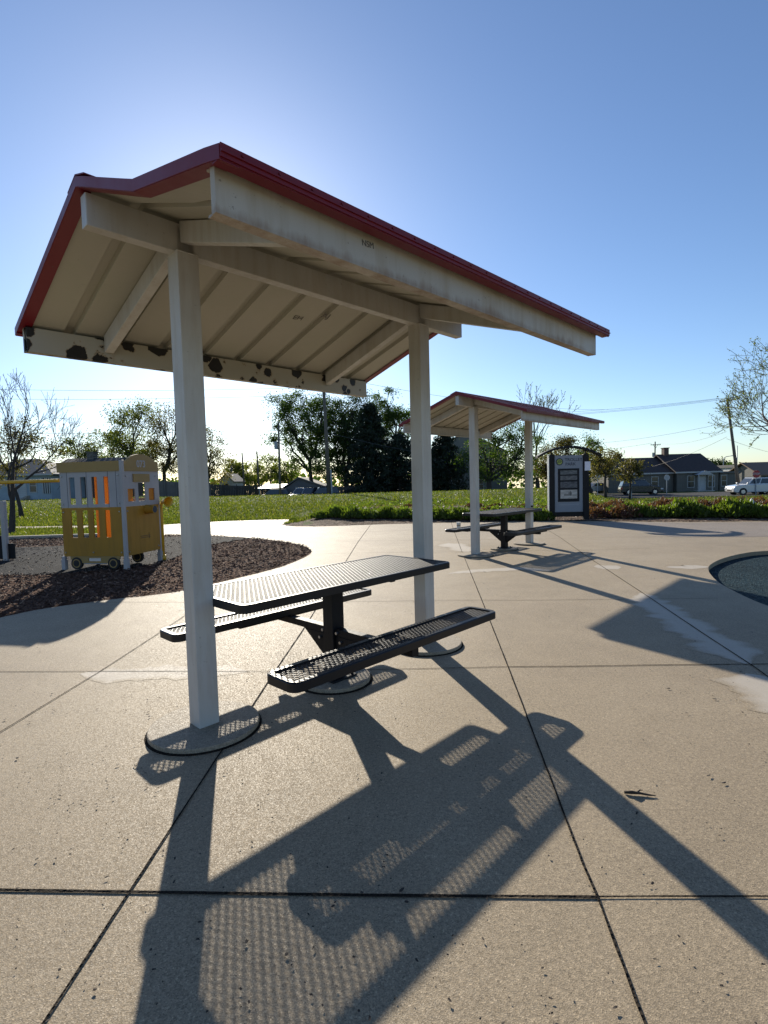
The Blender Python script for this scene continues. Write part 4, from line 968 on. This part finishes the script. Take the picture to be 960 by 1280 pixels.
# bar and post at left
X0 = -4.41 - .985 * 1.2; b0 = Vector((X0 - .03, 9.19, 1.54))
bt = thing('overhead_bar', 'yellow overhead bar running out of the play trolley to the left', 'play bar', (b0.x - 4.2, 9.45, 0))
b = MB(); b.tube([(0, 0, 1.52), (4.2, -.2, 1.555)], .03, 12); b.build('bar', M['yellow'], bt, smooth=True)
b = MB(); b.tube([(0, 0, -.02), (0, 0, 1.58)], .045, 12); b.build('post', M['trolley_white'], bt, smooth=True)
X, Y = XP(1.5, 10.6), 10.6
bt = thing('play_post', 'white play post with a dark panel at the left edge', 'play post', (X, Y, 0))
b = MB(); b.box(-.045, .045, -.045, .045, -.02, 1.2); b.build('post', M['trolley_white'], bt, bevel=.01)
b = MB(); b.box(.046, .16, .0, .04, .03, .34); b.box(-.3, -.046, 0, .04, .03, .5); b.build('dark_panel', M['blackmetal'], bt)
# ------------------------------------------------------------------ street behind the park: road, houses, fences, cars, poles
road = [(XP(770, 52), 52), (XP(1150, 46), 46), (XP(1150, 64), 64), (XP(830, 70), 70), (XP(740, 74), 74), (XP(700, 70), 70)]
o = drape('road', road, M['asphalt'], .03, .8); tag(o, kind='structure')
M['glass'] = mat('window_glass', (.03, .035, .04), .12, 0, .6); M['trim_white'] = mat('white_trim', (.40, .40, .39), .5)
M['roof_brown'] = shingle('roof_brown', (.055, .038, .034)); M['roof_grey'] = shingle('roof_grey', (.14, .135, .13)); M['roof_dark'] = shingle('roof_dark', (.05, .048, .047))
M['sid_grey'] = siding('grey_siding', (.11, .105, .092), .35, True); M['sid_blue'] = siding('pale_blue_siding', (.30, .37, .42), .16); M['sid_dkgrey'] = siding('slate_siding', (.11, .115, .125), .18)
M['sid_olive'] = siding('olive_siding', (.16, .16, .14), .2); M['sid_white'] = siding('white_siding', (.45, .46, .46), .2)
mt = mat('brown_brick', (.12, .07, .05), .85); t = NT(mt); br = t.n('TexBrick'); br.inputs['Scale'].default_value = 4; br.inputs['Color1'].default_value = (.11, .065, .045, 1); br.inputs['Color2'].default_value = (.075, .045, .035, 1); br.inputs['Mortar'].default_value = (.16, .14, .12, 1)
mp = t.n('Mapping'); mp.inputs['Rotation'].default_value = (R(90), 0, 0); t.l(t.pos(True), mp.inputs['Vector']); t.l(mp.outputs[0], br.inputs['Vector']); t.color(br.outputs['Color']); M['brick'] = mt
def house_root(name, label, x0px, x1px, Y, cat='house'):
    xa, xb = XP(x0px, Y), XP(x1px, Y); xc = (xa + xb) / 2; z0 = min(h(xa, Y), h(xb, Y)) - .15
    return thing(name, label, cat, (xc, Y, z0)), xa - xc, xb - xc, z0
def window(root, x, z, w_, hh, y=0., fm=None, door=False, axis=1):
    b = MB(); t_ = .08; yf = y - .05
    for a in ((x - w_ / 2 - t_, x - w_ / 2, z - t_, z + hh + t_), (x + w_ / 2, x + w_ / 2 + t_, z - t_, z + hh + t_), (x - w_ / 2, x + w_ / 2, z + hh, z + hh + t_), (x - w_ / 2, x + w_ / 2, z - t_, z)): b.box(a[0], a[1], yf, y + .02, a[2], a[3])
    if not door: b.box(x - w_ / 2, x + w_ / 2, yf + .01, y + .01, z + hh * .48, z + hh * .52)
    f = b.build('door' if door else 'window', fm or M['trim_white'], root)
    b = MB(); b.box(x - w_ / 2, x + w_ / 2, y - .02, y + .015, z, z + hh); b.build('pane', M['glass'] if not door else M['sid_white'], f); return f
def walls(root, x0, x1, y0, y1, z1, m_, gable=None, axis='x'):
    b = MB(); b.box(x0, x1, y0, y1, 0, z1)
    if gable and axis == 'x':        # ridge along x: end gables
        for x in (x0, x1 - .1): b.prism([(y0, z1), (y1, z1), ((y0 + y1) / 2, gable)], 'x', x, x + .1)
    elif gable:
        for y in (y0, y1 - .1): b.prism([(x0, z1), (x1, z1), ((x0 + x1) / 2, gable)], 'y', y, y + .1)
    return b.build('wall', m_, root)
def gable_roof(root, x0, x1, y0, y1, z1, zr, m_, axis='x', ov=.4, th=.14, fascia=None):
    b = MB(); sl = (zr - z1)
    if axis == 'x':
        yc = (y0 + y1) / 2; s = sl / (yc - y0)
        for sg in (-1, 1):
            ye = yc + sg * (yc - y0 + ov); ze = zr - s * (yc - y0 + ov)
            b.hexa([(x0 - ov, yc, zr), (x1 + ov, yc, zr), (x1 + ov, ye, ze), (x0 - ov, ye, ze), (x0 - ov, yc, zr + th), (x1 + ov, yc, zr + th), (x1 + ov, ye, ze + th), (x0 - ov, ye, ze + th)])
            if fascia: b.box(x0 - ov, x1 + ov, *sorted((ye + sg * .003, ye + sg * .04)), ze - .1, ze + th * .8, 1)
    else:
        xc = (x0 + x1) / 2; s = sl / (xc - x0)
        for sg in (-1, 1):
            xe = xc + sg * (xc - x0 + ov); ze = zr - s * (xc - x0 + ov)
            b.hexa([(xc, y0 - ov, zr), (xc, y1 + ov, zr), (xe, y1 + ov, ze), (xe, y0 - ov, ze), (xc, y0 - ov, zr + th), (xc, y1 + ov, zr + th), (xe, y1 + ov, ze + th), (xe, y0 - ov, ze + th)])
    return b.build('roof', [m_] + ([fascia] if fascia else []), root)
# grey house at the right
Y = 75; kk = Y / F
root, a, c, z0 = house_root('house', 'long grey sided house with dark brown gabled roofs right of the kiosk', 790, 898, Y)
xm = XP(846, Y) - (XP(790, Y) + XP(898, Y)) / 2
ev, rg, rg2 = ZP(870, 588.5, Y) - z0, ZP(870, 568, Y + 5) - z0, ZP(800, 573.5, Y + 5.5) - z0
walls(root, xm, c, 0, 10, ev, M['sid_grey'], rg - .15); rf = gable_roof(root, xm, c, 0, 10, ev, rg, M['roof_brown'], fascia=M['trim_white'])
walls(root, a - 3, xm - .05, .8, 10.2, ev - .05, M['sid_grey'], rg2 - .15); gable_roof(root, a - 3, xm - .45, .8, 10.2, ev - .05, rg2, M['roof_brown'], fascia=M['trim_white'])
b = MB(); x = 1.2; b.box(x - .35, x + .35, 4.6, 5.4, rg - .3, rg + 1.0); b.box(x - .42, x + .42, 4.5, 5.5, rg + 1.0, rg + 1.12); b.build('chimney', M['brick'], rf)
wx = lambda px: XP(px, Y) - (XP(790, Y) + XP(898, Y)) / 2
for px in (863.5, 889): window(root, wx(px), .75, .85, 1.55)
window(root, wx(822), 1.0, .9, 1.3, .8); window(root, wx(801), .75, 1.7, 1.2, .8)
window(root, wx(877), .25, 1.0, 2.05, 0, door=True)
b = MB(); x = wx(875.5); b.hexa([(x - 1.1, -1.3, 2.45), (x + 1.1, -1.3, 2.45), (x + 1.1, 0, 2.45), (x - 1.1, 0, 2.45), (x - .1, -1.3, 3.0), (x + .1, -1.3, 3.0), (x + .1, 0, 3.0), (x - .1, 0, 3.0)])
for sx in (-1, 1): b.box(x + sx * .95 - .06, x + sx * .95 + .06, -1.25, -1.13, .2, 2.45)
b.box(x - 1.2, x + 1.2, -1.4, 0, 0, .25); b.build('porch', M['trim_white'], root)
root, a, c, z0 = house_root('flat_roofed_annex', 'low grey flat roofed annex at the right end of the grey house', 899.5, 922, Y + .6, 'annex')
walls(root, a, c, 0, 8, 2.6, M['sid_grey']); b = MB(); b.box(a - .1, c + .3, -.3, 8.2, 2.61, 2.85); b.build('roof', M['roof_grey'], root); window(root, a + .6, .8, .7, 1.5)
# white garage behind the kiosk trees
Y = 84
root, a, c, z0 = house_root('white_garage', 'low white building with a dark open bay behind the small trees', 737, 776, Y, 'garage')
zt_ = ZP(756, 592, Y) - z0; walls(root, a, c, 0, 8, zt_, M['sid_white']); b = MB(); b.box(a - .2, c + .2, -.2, 8.2, zt_ + .003, zt_ + .25); b.build('roof', M['roof_grey'], root)
b = MB(); x0_, x1_ = XP(757, Y) - root.location.x, XP(773, Y) - root.location.x; b.prism([(x0_, 0), (x1_, 0), (x1_, 2.2), ((x0_ + x1_) / 2, 2.6), (x0_, 2.0)], 'y', -.03, .02); b.build('bay_opening', M['roof_dark'], root)
# commercial building far right
Y = 92
root, a, c, z0 = house_root('shop_building', 'long pale shop building with red signs at the right edge', 917, 1010, Y, 'shop')
zt_ = ZP(940, 584, Y) - z0; walls(root, a, c, 0, 14, zt_, M['sid_white']); b = MB(); b.box(a - .2, c, -.5, 14, zt_ + .003, zt_ + .5); b.build('roof', M['roof_grey'], root)
M['sign_red'] = mat('sign_red', (.36, .02, .025), .5)
for p0, p1, y0_, y1_ in ((928, 941, 588, 594), (944, 949, 598, 606)):
    b = MB(); b.box(XP(p0, Y) - root.location.x, XP(p1, Y) - root.location.x, -.12, -.01, ZP(p0, y1_, Y) - z0, ZP(p0, y0_, Y) - z0); b.build('sign_board', M['sign_red'], root)
for px in (931, 939): window(root, XP(px, Y) - root.location.x, .5, .9, 1.8)
root, a, c, z0 = house_root('brown_roofed_house', 'small house with light brown gable roof behind the white car', 951, 990, 80)
zt_ = 2.3; walls(root, a, c, 0, 8, zt_, M['sid_grey'], 3.9); gable_roof(root, a, c, 0, 8, zt_, 4.1, mat('tan_roof', (.20, .13, .09), .85))
# houses at the left
Y = 54
root, a, c, z0 = house_root('blue_house', 'pale blue sided house with porch and grey hipped roof at left', -48, 64, Y)
ev = ZP(40, 594.5, Y) - z0; zr = ZP(25, 574, Y + 4) - z0
walls(root, a, c, 0, 8, ev, M['sid_blue'])
b = MB(); o_ = .5; b.add([(a - o_, -o_, ev), (c + o_, -o_, ev), (c + o_, 8 + o_, ev), (a - o_, 8 + o_, ev), (a + 3.6, 4, zr), (c - 3.6, 4, zr), (a - o_, -o_, ev + .12), (c + o_, -o_, ev + .12), (c + o_, 8 + o_, ev + .12), (a - o_, 8 + o_, ev + .12)], [(3, 2, 1, 0), (0, 1, 7, 6), (1, 2, 8, 7), (2, 3, 9, 8), (3, 0, 6, 9), (6, 7, 5, 4), (7, 8, 5), (8, 9, 4, 5), (9, 6, 4)]); b.build('roof', M['roof_grey'], root)
b = MB(); b.box(a - o_, c + o_, -o_ - .05, -o_ - .005, ev - .02, ev + .13); b.build('gutter', M['trim_white'], root)
wl = lambda px: XP(px, Y) - root.location.x
window(root, wl(41), .95, .62, 1.25); window(root, wl(27), .3, .8, 2.0, 0, door=True); window(root, wl(13), .95, .6, 1.2)
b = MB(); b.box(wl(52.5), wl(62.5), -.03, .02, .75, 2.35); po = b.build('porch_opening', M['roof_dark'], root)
b = MB()
for i in range(4): x = wl(53.5 + i * 2.7); b.box(x - .05, x + .05, -.08, -.035, .75, 2.35)
b.build('porch_post', M['trim_white'], po)
b = MB(); b.hexa([(wl(32), -1.5, 0), (wl(36), -1.5, 0), (wl(36), -.01, 0), (wl(32), -.01, 0), (wl(32), -1.5, .15), (wl(36), -1.5, .15), (wl(36), -.01, .6), (wl(32), -.01, .6)]); b.build('steps', M['sidewalk'], root)
Y = 60
root, a, c, z0 = house_root('brick_house', 'brown brick house with dark roof partly hidden by the play trolley', 58, 128, Y)
ev = ZP(90, 591, Y) - z0; zr = ZP(95, 574.5, Y + 5) - z0; walls(root, a, c, 0, 10, ev, M['brick'], zr - .15); rf = gable_roof(root, a, c, 0, 10, ev, zr, M['roof_dark'], fascia=M['roof_grey'])
b = MB(); b.box(-.9, -.1, 4.4, 5.4, zr - .3, zr + .75); b.box(-1.0, 0, 4.3, 5.5, zr + .75, zr + .87); b.build('chimney', M['sid_grey'], rf); window(root, a + .6, 1.6, .9, .9)
def fence(label, pa, pb, Y0, Y1, hh, n, m_):
    A, B = Vector((XP(pa, Y0), Y0, 0)), Vector((XP(pb, Y1), Y1, 0)); root = thing('wooden_fence', label, 'fence', (A.x, A.y, 0)); b = MB()
    for i in range(n):
        p, q = A.lerp(B, i / n) - A, A.lerp(B, (i + .93) / n) - A; z = h(*(A + p).xy) - .1
        b.hexa([(p.x, p.y, z), (q.x, q.y, z), (q.x, q.y + .03, z), (p.x, p.y + .03, z), (p.x, p.y, z + hh), (q.x, q.y, z + hh), (q.x, q.y + .03, z + hh), (p.x, p.y + .03, z + hh)])
    b.build('board_panel', m_, root); b = MB()
    for t_ in (.3, .75): b.bar((0, -.03, h(*A.xy) + hh * t_), (B.x - A.x, B.y - A.y - .03, h(*B.xy) + hh * t_), .05, .09)
    b.build('rail', m_, root)
    for i in range(0, n + 1, max(1, n // 5)):
        p = A.lerp(B, i / n) - A; b = MB(); z = h(*(A + p).xy); b.box(p.x - .06, p.x + .06, p.y - .16, p.y - .06, z - .1, z + hh + .1); b.build('post', m_, root)
    return root
M['fence'] = siding('weathered_fence', (.13, .12, .11), .3, True); M['fence_dk'] = siding('dark_fence', (.05, .045, .04), .3, True)
fence('grey weathered board fence between the play trolley and near post', 192, 262, 58, 60, 1.85, 40, M['fence'])
fence('dark low board fence under the yellow green trees', 262, 350, 78, 84, 2.6, 44, M['fence_dk'])
fence('dark board fence below the spruces', 408, 540, 66, 70, 1.9, 60, M['fence_dk'])
# mid houses
Y = 92
root, a, c, z0 = house_root('white_house', 'small pale house with low gable roof right of the near post', 274, 291, Y); ev = ZP(282, 601, Y) - z0
walls(root, a, c, 0, 7, ev, M['sid_white'], ev + 1.0, 'y'); gable_roof(root, a, c, 0, 7, ev, ev + 1.15, M['roof_grey'], 'y', .3); window(root, 0, ev - 1.6, .8, 1.1)
Y = 73
root, a, c, z0 = house_root('gable_house', 'slate grey gabled house with parked cars, beyond the lawn crest', 353, 411, Y)
ev = ZP(382, 612, Y) - z0; zr = ZP(373, 598, Y) - z0
b = MB(); xr = XP(373.5, Y) - root.location.x; b.prism([(a, 0), (c, 0), (c, ev), (xr, zr), (a, ev)], 'y', 0, 9); b.build('wall', M['sid_dkgrey'], root)
b = MB()
for x0_, z0_, x1_, z1_ in ((a - .5, ev - .12, xr, zr + .02), (xr, zr + .02, c + .4, ev - .1)): b.hexa([(x0_, -.4, z0_), (x1_, -.4, z1_), (x1_, 9.4, z1_), (x0_, 9.4, z0_), (x0_, -.4, z0_ + .18), (x1_, -.4, z1_ + .18), (x1_, 9.4, z1_ + .18), (x0_, 9.4, z0_ + .18)])
b.build('roof', M['roof_grey'], root); window(root, XP(374, Y) - root.location.x, .9, .9, 1.1)
root, a, c, z0 = house_root('carport', 'white roofed open carport left of the slate gabled house', 322, 352, 74, 'carport')
zt_ = ZP(338, 611, 74) - z0; b = MB(); b.hexa([(a, -.2, zt_), (c, -.2, zt_), (c, 5, zt_ + .5), (a, 5, zt_ + .5), (a, -.2, zt_ + .12), (c, -.2, zt_ + .12), (c, 5, zt_ + .62), (a, 5, zt_ + .62)]); b.build('roof', M['trim_white'], root)
for x in (a + .2, 0, c - .2):
    b = MB(); b.box(x - .06, x + .06, 0, .12, 0, zt_); b.build('post', M['trim_white'], root)
b = MB(); b.box(a, c, 4.8, 5, 0, zt_ + .45); b.build('back_wall', M['fence_dk'], root)
Y = 80
root, a, c, z0 = house_root('olive_building', 'tall olive grey building behind the far shelter', 532, 634, Y, 'building')
z1, zr = ZP(580, 566, Y) - z0, ZP(575, 541, Y) - z0; walls(root, a, c, 0, 14, z1, M['sid_olive'], zr, 'y'); gable_roof(root, a, c, 0, 14, z1, zr + .05, M['roof_grey'], 'y', .3)
for px in (560, 600): window(root, XP(px, Y) - root.location.x, 1.2, 1.0, 1.4)
root, a, c, z0 = house_root('white_shed', 'pale shed glimpsed below the dark spruces', 470, 500, 82, 'shed')
walls(root, a, c, 0, 5, 2.9, M['sid_white'], 3.9, 'y'); gable_roof(root, a, c, 0, 5, 2.9, 4.0, M['roof_grey'], 'y', .3); window(root, .5, 1.2, .8, 1.0)

# ------------------------------------------------------------------ cars
M['chrome'] = mat('chrome', (.5, .5, .52), .25, 1); M['tail'] = mat('tail_lamp', (.35, .01, .01), .3); M['lamp'] = mat('head_lamp', (.6, .62, .65), .15)
def car(name, label, px, Y, ang, paint, L=4.6, W=1.84, H=1.7, hood=.95, cat='car', suv=True):
    x = XP(px, Y); root = thing(name, label, cat, (x, Y, h(x, Y) + .03), ang); hl = L / 2
    prof = [(-hl, .38), (-hl + .05, .30), (hl - .25, .26), (hl, .36), (hl, .62), (hl - .10, hood - .12), (hl - .30, hood - .05), (hl - 1.15, hood + .06), (-hl + .25, hood + .10), (-hl + .04, hood - .02), (-hl, .70)]
    b = MB(); b.prism(prof, 'y', -W / 2, W / 2); b.build('body', paint, root, bevel=.07)
    tw = W / 2 - .16; wb = W / 2 - .03; xr = -hl + (.12 if suv else .55)
    lo = [(hl - 1.3, hood + .02), (xr, hood + .05)]; hi = [(hl - 2.0, H), (xr + (.30 if suv else .7), H - .03)]
    b = MB(); v = []
    b.hexa([(lo[1][0], -wb, lo[1][1]), (lo[0][0], -wb, lo[0][1]), (lo[0][0], wb, lo[0][1]), (lo[1][0], wb, lo[1][1]), (hi[1][0], -tw, hi[1][1]), (hi[0][0], -tw, hi[0][1]), (hi[0][0], tw, hi[0][1]), (hi[1][0], tw, hi[1][1])])
    b.build('cabin', paint, root, bevel=.05)
    def lerp(p, q, t): return tuple(p[i] + (q[i] - p[i]) * t for i in range(3))
    for sg in (-1, 1):
        A, B_, C_, D = (lo[1][0], sg * wb, lo[1][1]), (lo[0][0], sg * wb, lo[0][1]), (hi[0][0], sg * tw, hi[0][1]), (hi[1][0], sg * tw, hi[1][1])
        for u0, u1 in ((.07, .30), (.335, .62), (.65, .95)):
            def q(u, v_): return Vector(lerp(lerp(A, B_, u), lerp(D, C_, u), v_))
            n = Vector((0, sg * .014, .004)); pts = [q(u0, .14), q(u1, .14), q(u1, .86), q(u0, .86)]
            b = MB(); b.hexa([p - n for p in pts] + [p + n for p in pts]); b.build('side_window', M['glass'], root)
    for nm, (pl, ph), sgn in (('windscreen', (lo[0], hi[0]), 1), ('rear_window', (lo[1], hi[1]), -1)):
        n = Vector((sgn * .014, 0, .01)); yl, yh = wb - .10, tw - .08
        def q(u, v_): return Vector((pl[0] + (ph[0] - pl[0]) * v_, (yl + (yh - yl) * v_) * u, pl[1] + (ph[1] - pl[1]) * v_))
        pts = [q(-1, .12), q(1, .12), q(1, .9), q(-1, .9)]; b = MB(); b.hexa([p - n for p in pts] + [p + n for p in pts]); b.build(nm, M['glass'], root)
    for wx_ in (hl - .92, -hl + .92):
        for sg in (-1, 1):
            b = MB(); b.tube([(wx_, sg * (W / 2 - .2), .34), (wx_, sg * (W / 2 + .015), .34)], .34, 22); w_ = b.build('wheel', M['tyre'], root)
            b = MB(); b.tube([(wx_, sg * (W / 2 + .016), .34), (wx_, sg * (W / 2 + .025), .34)], .21, 16); b.build('rim', M['chrome'], w_)
            b = MB(); b.tube([(wx_, sg * (W / 2 - .1), .36), (wx_, sg * (W / 2 + .004), .36)], .40, 22); b.build('wheel_arch', M['tyre'], root)
    for sg in (-1, 1):
        b = MB(); b.box(hl - .28, hl + .012, *sorted((sg * (W / 2 - .45), sg * (W / 2 + .006))), .62, .76); b.build('headlight', M['lamp'], root)
        b = MB(); b.box(-hl - .012, -hl + .16, *sorted((sg * (W / 2 - .22), sg * (W / 2 + .006))), .68, .95); b.build('tail_light', M['tail'], root)
        b = MB(); b.box(hl - 1.42, hl - 1.25, *sorted((sg * (W / 2), sg * (W / 2 + .17))), hood + .1, hood + .24); b.build('mirror', paint, root, bevel=.03)
        if suv: b = MB(); b.tube([(hi[1][0] + .2, sg * (tw - .08), H + .04), (hi[0][0] - .1, sg * (tw - .08), H + .04)], .02, 6); b.build('roof_rail', M['blackmetal'], root)
    b = MB(); b.box(hl - .02, hl + .014, -.45, .45, .42, .58); b.build('grille', M['blackmetal'], root)
    b = MB(); b.box(hl - .01, hl + .02, -W / 2 + .1, W / 2 - .1, .28, .38); b.build('bumper', M['blackmetal'], root)
    return root
def paintm(n, c, r=.25): m_ = mat(n, c, r, .2, .6); m_.node_tree.nodes['Principled BSDF'].inputs['Coat Weight'].default_value = .6; return m_
M['car_white'] = paintm('car_white', (.55, .56, .57)); M['car_dark'] = paintm('car_dark', (.015, .017, .02)); M['car_silver'] = paintm('car_silver', (.34, .35, .37))
car('parked_suv', 'dark suv parked on the road before the grey house', 800, 66, R(-12), M['car_dark'], 4.8, 1.9, 1.8, hood=1.03, cat='car')
car('parked_suv', 'white suv with roof rails on the road at the right edge', 941, 57, R(174), M['car_white'], 4.75, 1.9, 1.82, hood=1.04, cat='car')
car('parked_suv', 'dark grey car cut off by the right picture edge behind the white suv', 966, 58, R(176), M['car_dark'], 4.6, 1.85, 1.6, cat='car')
car('parked_car', 'silver car parked beside the white garage', 743, 78, R(195), M['car_silver'], 4.4, 1.78, 1.5, suv=False)
for px, Y, an, m_, lab in ((377, 68, 235, 'car_silver', 'leftmost car by the slate gabled house'), (389, 67, 235, 'car_dark', 'dark car in the middle of those by the slate gabled house'), (401, 66, 195, 'car_dark', 'dark car nearest the leaning pole by the slate gabled house'), (340, 72, 190, 'car_dark', 'dark car under the white roofed carport')):
    car('parked_car', lab, px, Y, R(an), M[m_], 4.6, 1.82, 1.75)

# ------------------------------------------------------------------ poles, signs, wires
M['wood'] = bark('pole_wood', (.10, .085, .07), (.17, .145, .12)); M['galv'] = mat('galvanised', (.30, .33, .36), .5, .5); M['wire'] = mat('wire', (.05, .05, .055), .6)
def pole(label, pb, pt_, Y, r, arm=None, can=None, extra=None, steel=False):
    A = P(pb[0], pb[1], Y); B = P(pt_[0], pt_[1], Y); A.z = h(A.x, Y) - .2
    root = thing('utility_pole', label, 'utility pole', A); d = B - A
    b = MB(); b.tube([(0, 0, 0), d * .5, d], [r * 1.25, r, r * .8], 10); b.build('mast', M['galv'] if steel else M['wood'], root, smooth=True)
    if arm:
        c = d * arm[0]; b = MB(); a_ = Vector((math.cos(arm[2]), math.sin(arm[2]), arm[3])) * arm[1] / 2; b.bar(c - a_ + Vector((0, -r - .06, 0)), c + a_ + Vector((0, -r - .06, 0)), .11, .13); b.bar(c - a_ * .45 + Vector((0, -r - .02, -.02)), c + Vector((0, -r - .02, -.75)), .05, .05); b.bar(c + a_ * .45 + Vector((0, -r - .02, -.02)), c + Vector((0, -r - .02, -.75)), .05, .05); ar = b.build('crossarm', M['wood'], root)
        for t_ in (-.92, -.45, .45, .92):
            q = c + a_ * t_ + Vector((0, -r - .06, .07)); b = MB(); b.tube([q, q + Vector((0, 0, .16))], [.05, .035], 8); b.build('insulator', M['galv'], ar)
    if can:
        q = d * can; b = MB(); b.tube([q + Vector((-r - .22, 0, -.45)), q + Vector((-r - .22, 0, .45))], .22, 14); b.build('transformer', M['galv'], root)
    if extra: extra(root, d)
    return B
def conduit(root, d):
    b = MB(); b.tube([Vector((.28, -.1, .2)), d * .22 + Vector((.28, -.1, 0))], .09, 8); b.build('conduit', M['galv'], root)
p1 = pole('leaning wooden pole rising under the roof edge of the near shelter', (411.5, 618), (403.5, 462), 52, .17, extra=conduit)
p2 = pole('tall dark pole before the yellow green trees and gabled house', (350, 616), (348, 528), 64, .13, can=.72)
p3 = pole('thin pole right of the pair between near post and gabled house', (324, 614), (321, 564), 88, .14)
p4 = pole('thin pole left of the pair between near post and gabled house', (306, 614), (302.5, 566), 92, .14)
p5 = pole('shortest thin pole with transformer nearest the near post', (290, 613), (289, 580), 100, .14, can=.7)
p6 = pole('leaning wooden pole with crossarm beside the budding tree at right', (925, 606), (909, 499), 60, .16, arm=(.985, 2.3, .15, .16))
p7 = pole('distant pole with crossarm above the grey house roof', (818, 606), (819, 552), 112, .15, arm=(.93, 2.2, .1, 0), can=.72)
p8 = pole('thin dark steel pole behind the leaning pole at right', (921, 600), (921.5, 557), 85, .08, steel=True)
X, Y = XP(904, 100), 100; z0 = h(X, Y); zt_ = ZP(904, 571, Y) - z0
root = thing('street_lamp', 'grey street lamp with curved arm over the grey house', 'street lamp', (X, Y, z0)); b = MB(); b.tube([(0, 0, -.1), (0, 0, zt_ - .8), (.1, 0, zt_ - .25), (.5, 0, zt_), (1.6, 0, zt_ + .15)], [.1, .08, .07, .06, .05], 8); b.build('pole', M['galv'], root)
b = MB(); b.hexa([(1.5, -.15, zt_ + .08), (2.2, -.1, zt_ + .12), (2.2, .1, zt_ + .12), (1.5, .15, zt_ + .08), (1.5, -.12, zt_ + .25), (2.2, -.06, zt_ + .2), (2.2, .06, zt_ + .2), (1.5, .12, zt_ + .25)]); b.build('lamp_head', M['galv'], root)
def wire(label, A, B, sag, r=.012, grp=None):
    A, B = Vector(A), Vector(B); n = 24; b = MB()
    pts = [A.lerp(B, i / n) - Vector((0, 0, sag * 4 * (i / n) * (1 - i / n))) - A for i in range(n + 1)]; b.tube(pts, r, 4)
    o = b.build('power_line', M['wire'], loc=A); tag(o, label, 'power line', grp)
gl, gr = 'power lines over the left trees', 'power lines right of the far shelter'
for ya, yb, lab in ((471, 484, 'upper thin power line crossing the sky above the left trees'), (486, 493, 'middle thin power line crossing the sky above the left trees'), (528, 536, 'lower thin power line crossing behind the near post')):
    wire(lab, P(-420, ya - 6, 60), P(404, yb, 52), 1.0, .014, gl)
wire('power line from the leaning pole to the right above the spruces', p1 + Vector((0, 0, -.5)), P(760, 512, 80), .9, .014)
wire('sagging cable before the dark spruces from the leaning pole', P(407, 540, 52), P(640, 575, 80), .8, .02)
for q, ya, lab in ((-1.0, 513, 'upper'), (-.3, 517, 'second'), (.9, 519, 'third')):
    wire(lab + ' of the power lines meeting the crossarm of the right pole', p6 + Vector((q, -.2, .1)), P(560, ya + 4, 85), .7, .014, gr)
wire('power line from the right pole dipping towards the kiosk trees', p6 + Vector((0, 0, -2.6)), P(700, 556, 85), .6, .014, gr)
wire('power line from the distant pole to the right pole', p7 + Vector((.6, 0, -.3)), p6 + Vector((0, 0, -3.6)), .7, .014, gr)
wire('low power line from the distant pole towards the left trees', p7 + Vector((-.8, 0, -.3)), P(640, 566, 120), .8, .018, gr)
wire('lower cable from the right pole to the shop building', p6 + Vector((0, 0, -4.4)), P(1010, 572, 92), .5, .016, gr)
wire('cable from the right pole down over the grey house', p6 + Vector((0, 0, -4.2)), P(770, 590, 90), .9, .016, gr)
def road_sign(label, px, pyc, pyb, Y, r, n, face, txt=None, rz=0., cat='sign'):
    X = XP(px, Y); zc = ZP(px, pyc, Y); z0 = h(X, Y); root = thing('road_sign', label, cat, (X, Y, z0), rz)
    b = MB(); b.box(-.035, .035, -.02, .02, -.1, zc - z0 + r); b.build('post', M['galv'], root)
    pts = [(r * math.cos(2 * math.pi * (i + .5) / n), zc - z0 + r * math.sin(2 * math.pi * (i + .5) / n)) for i in range(n)]
    b = MB(); b.prism(pts, 'y', -.045, -.035)
    if txt:
        b.prism([(x * 1.0, (z - zc + z0) * 1.0 + zc - z0) for x, z in pts], 'y', -.034, -.03, 1)
    bd = b.build('sign_plate', [face, M['trim_white']], root)
    if txt: text_part('lettering', txt, r * .75, M['trim_white'], bd, (0, -.0465, zc - z0), (R(90), 0, 0), .001, .01)
M['sign_back'] = mat('sign_back', (.32, .33, .34), .5, .3)
road_sign('red octagonal stop sign before the shop building at right', 945, 592.5, 612, 56, .42, 8, M['sign_red'], 'STOP')
road_sign('grey back of a road sign before the grey house', 833.5, 597, 614, 62, .36, 8, M['sign_back'])
road_sign('grey back of a road sign before the white garage', 747, 596, 612, 66, .34, 8, M['sign_back'])
X, Y = XP(789, 50), 50; root = thing('marker_post', 'thin grey marker post in front of the dark suv', 'post', (X, Y, h(X, Y))); b = MB(); b.box(-.04, .04, -.03, .03, -.1, 1.2); b.box(-.045, .045, -.035, .035, 1.2, 1.26); b.build('post', M['galv'], root)
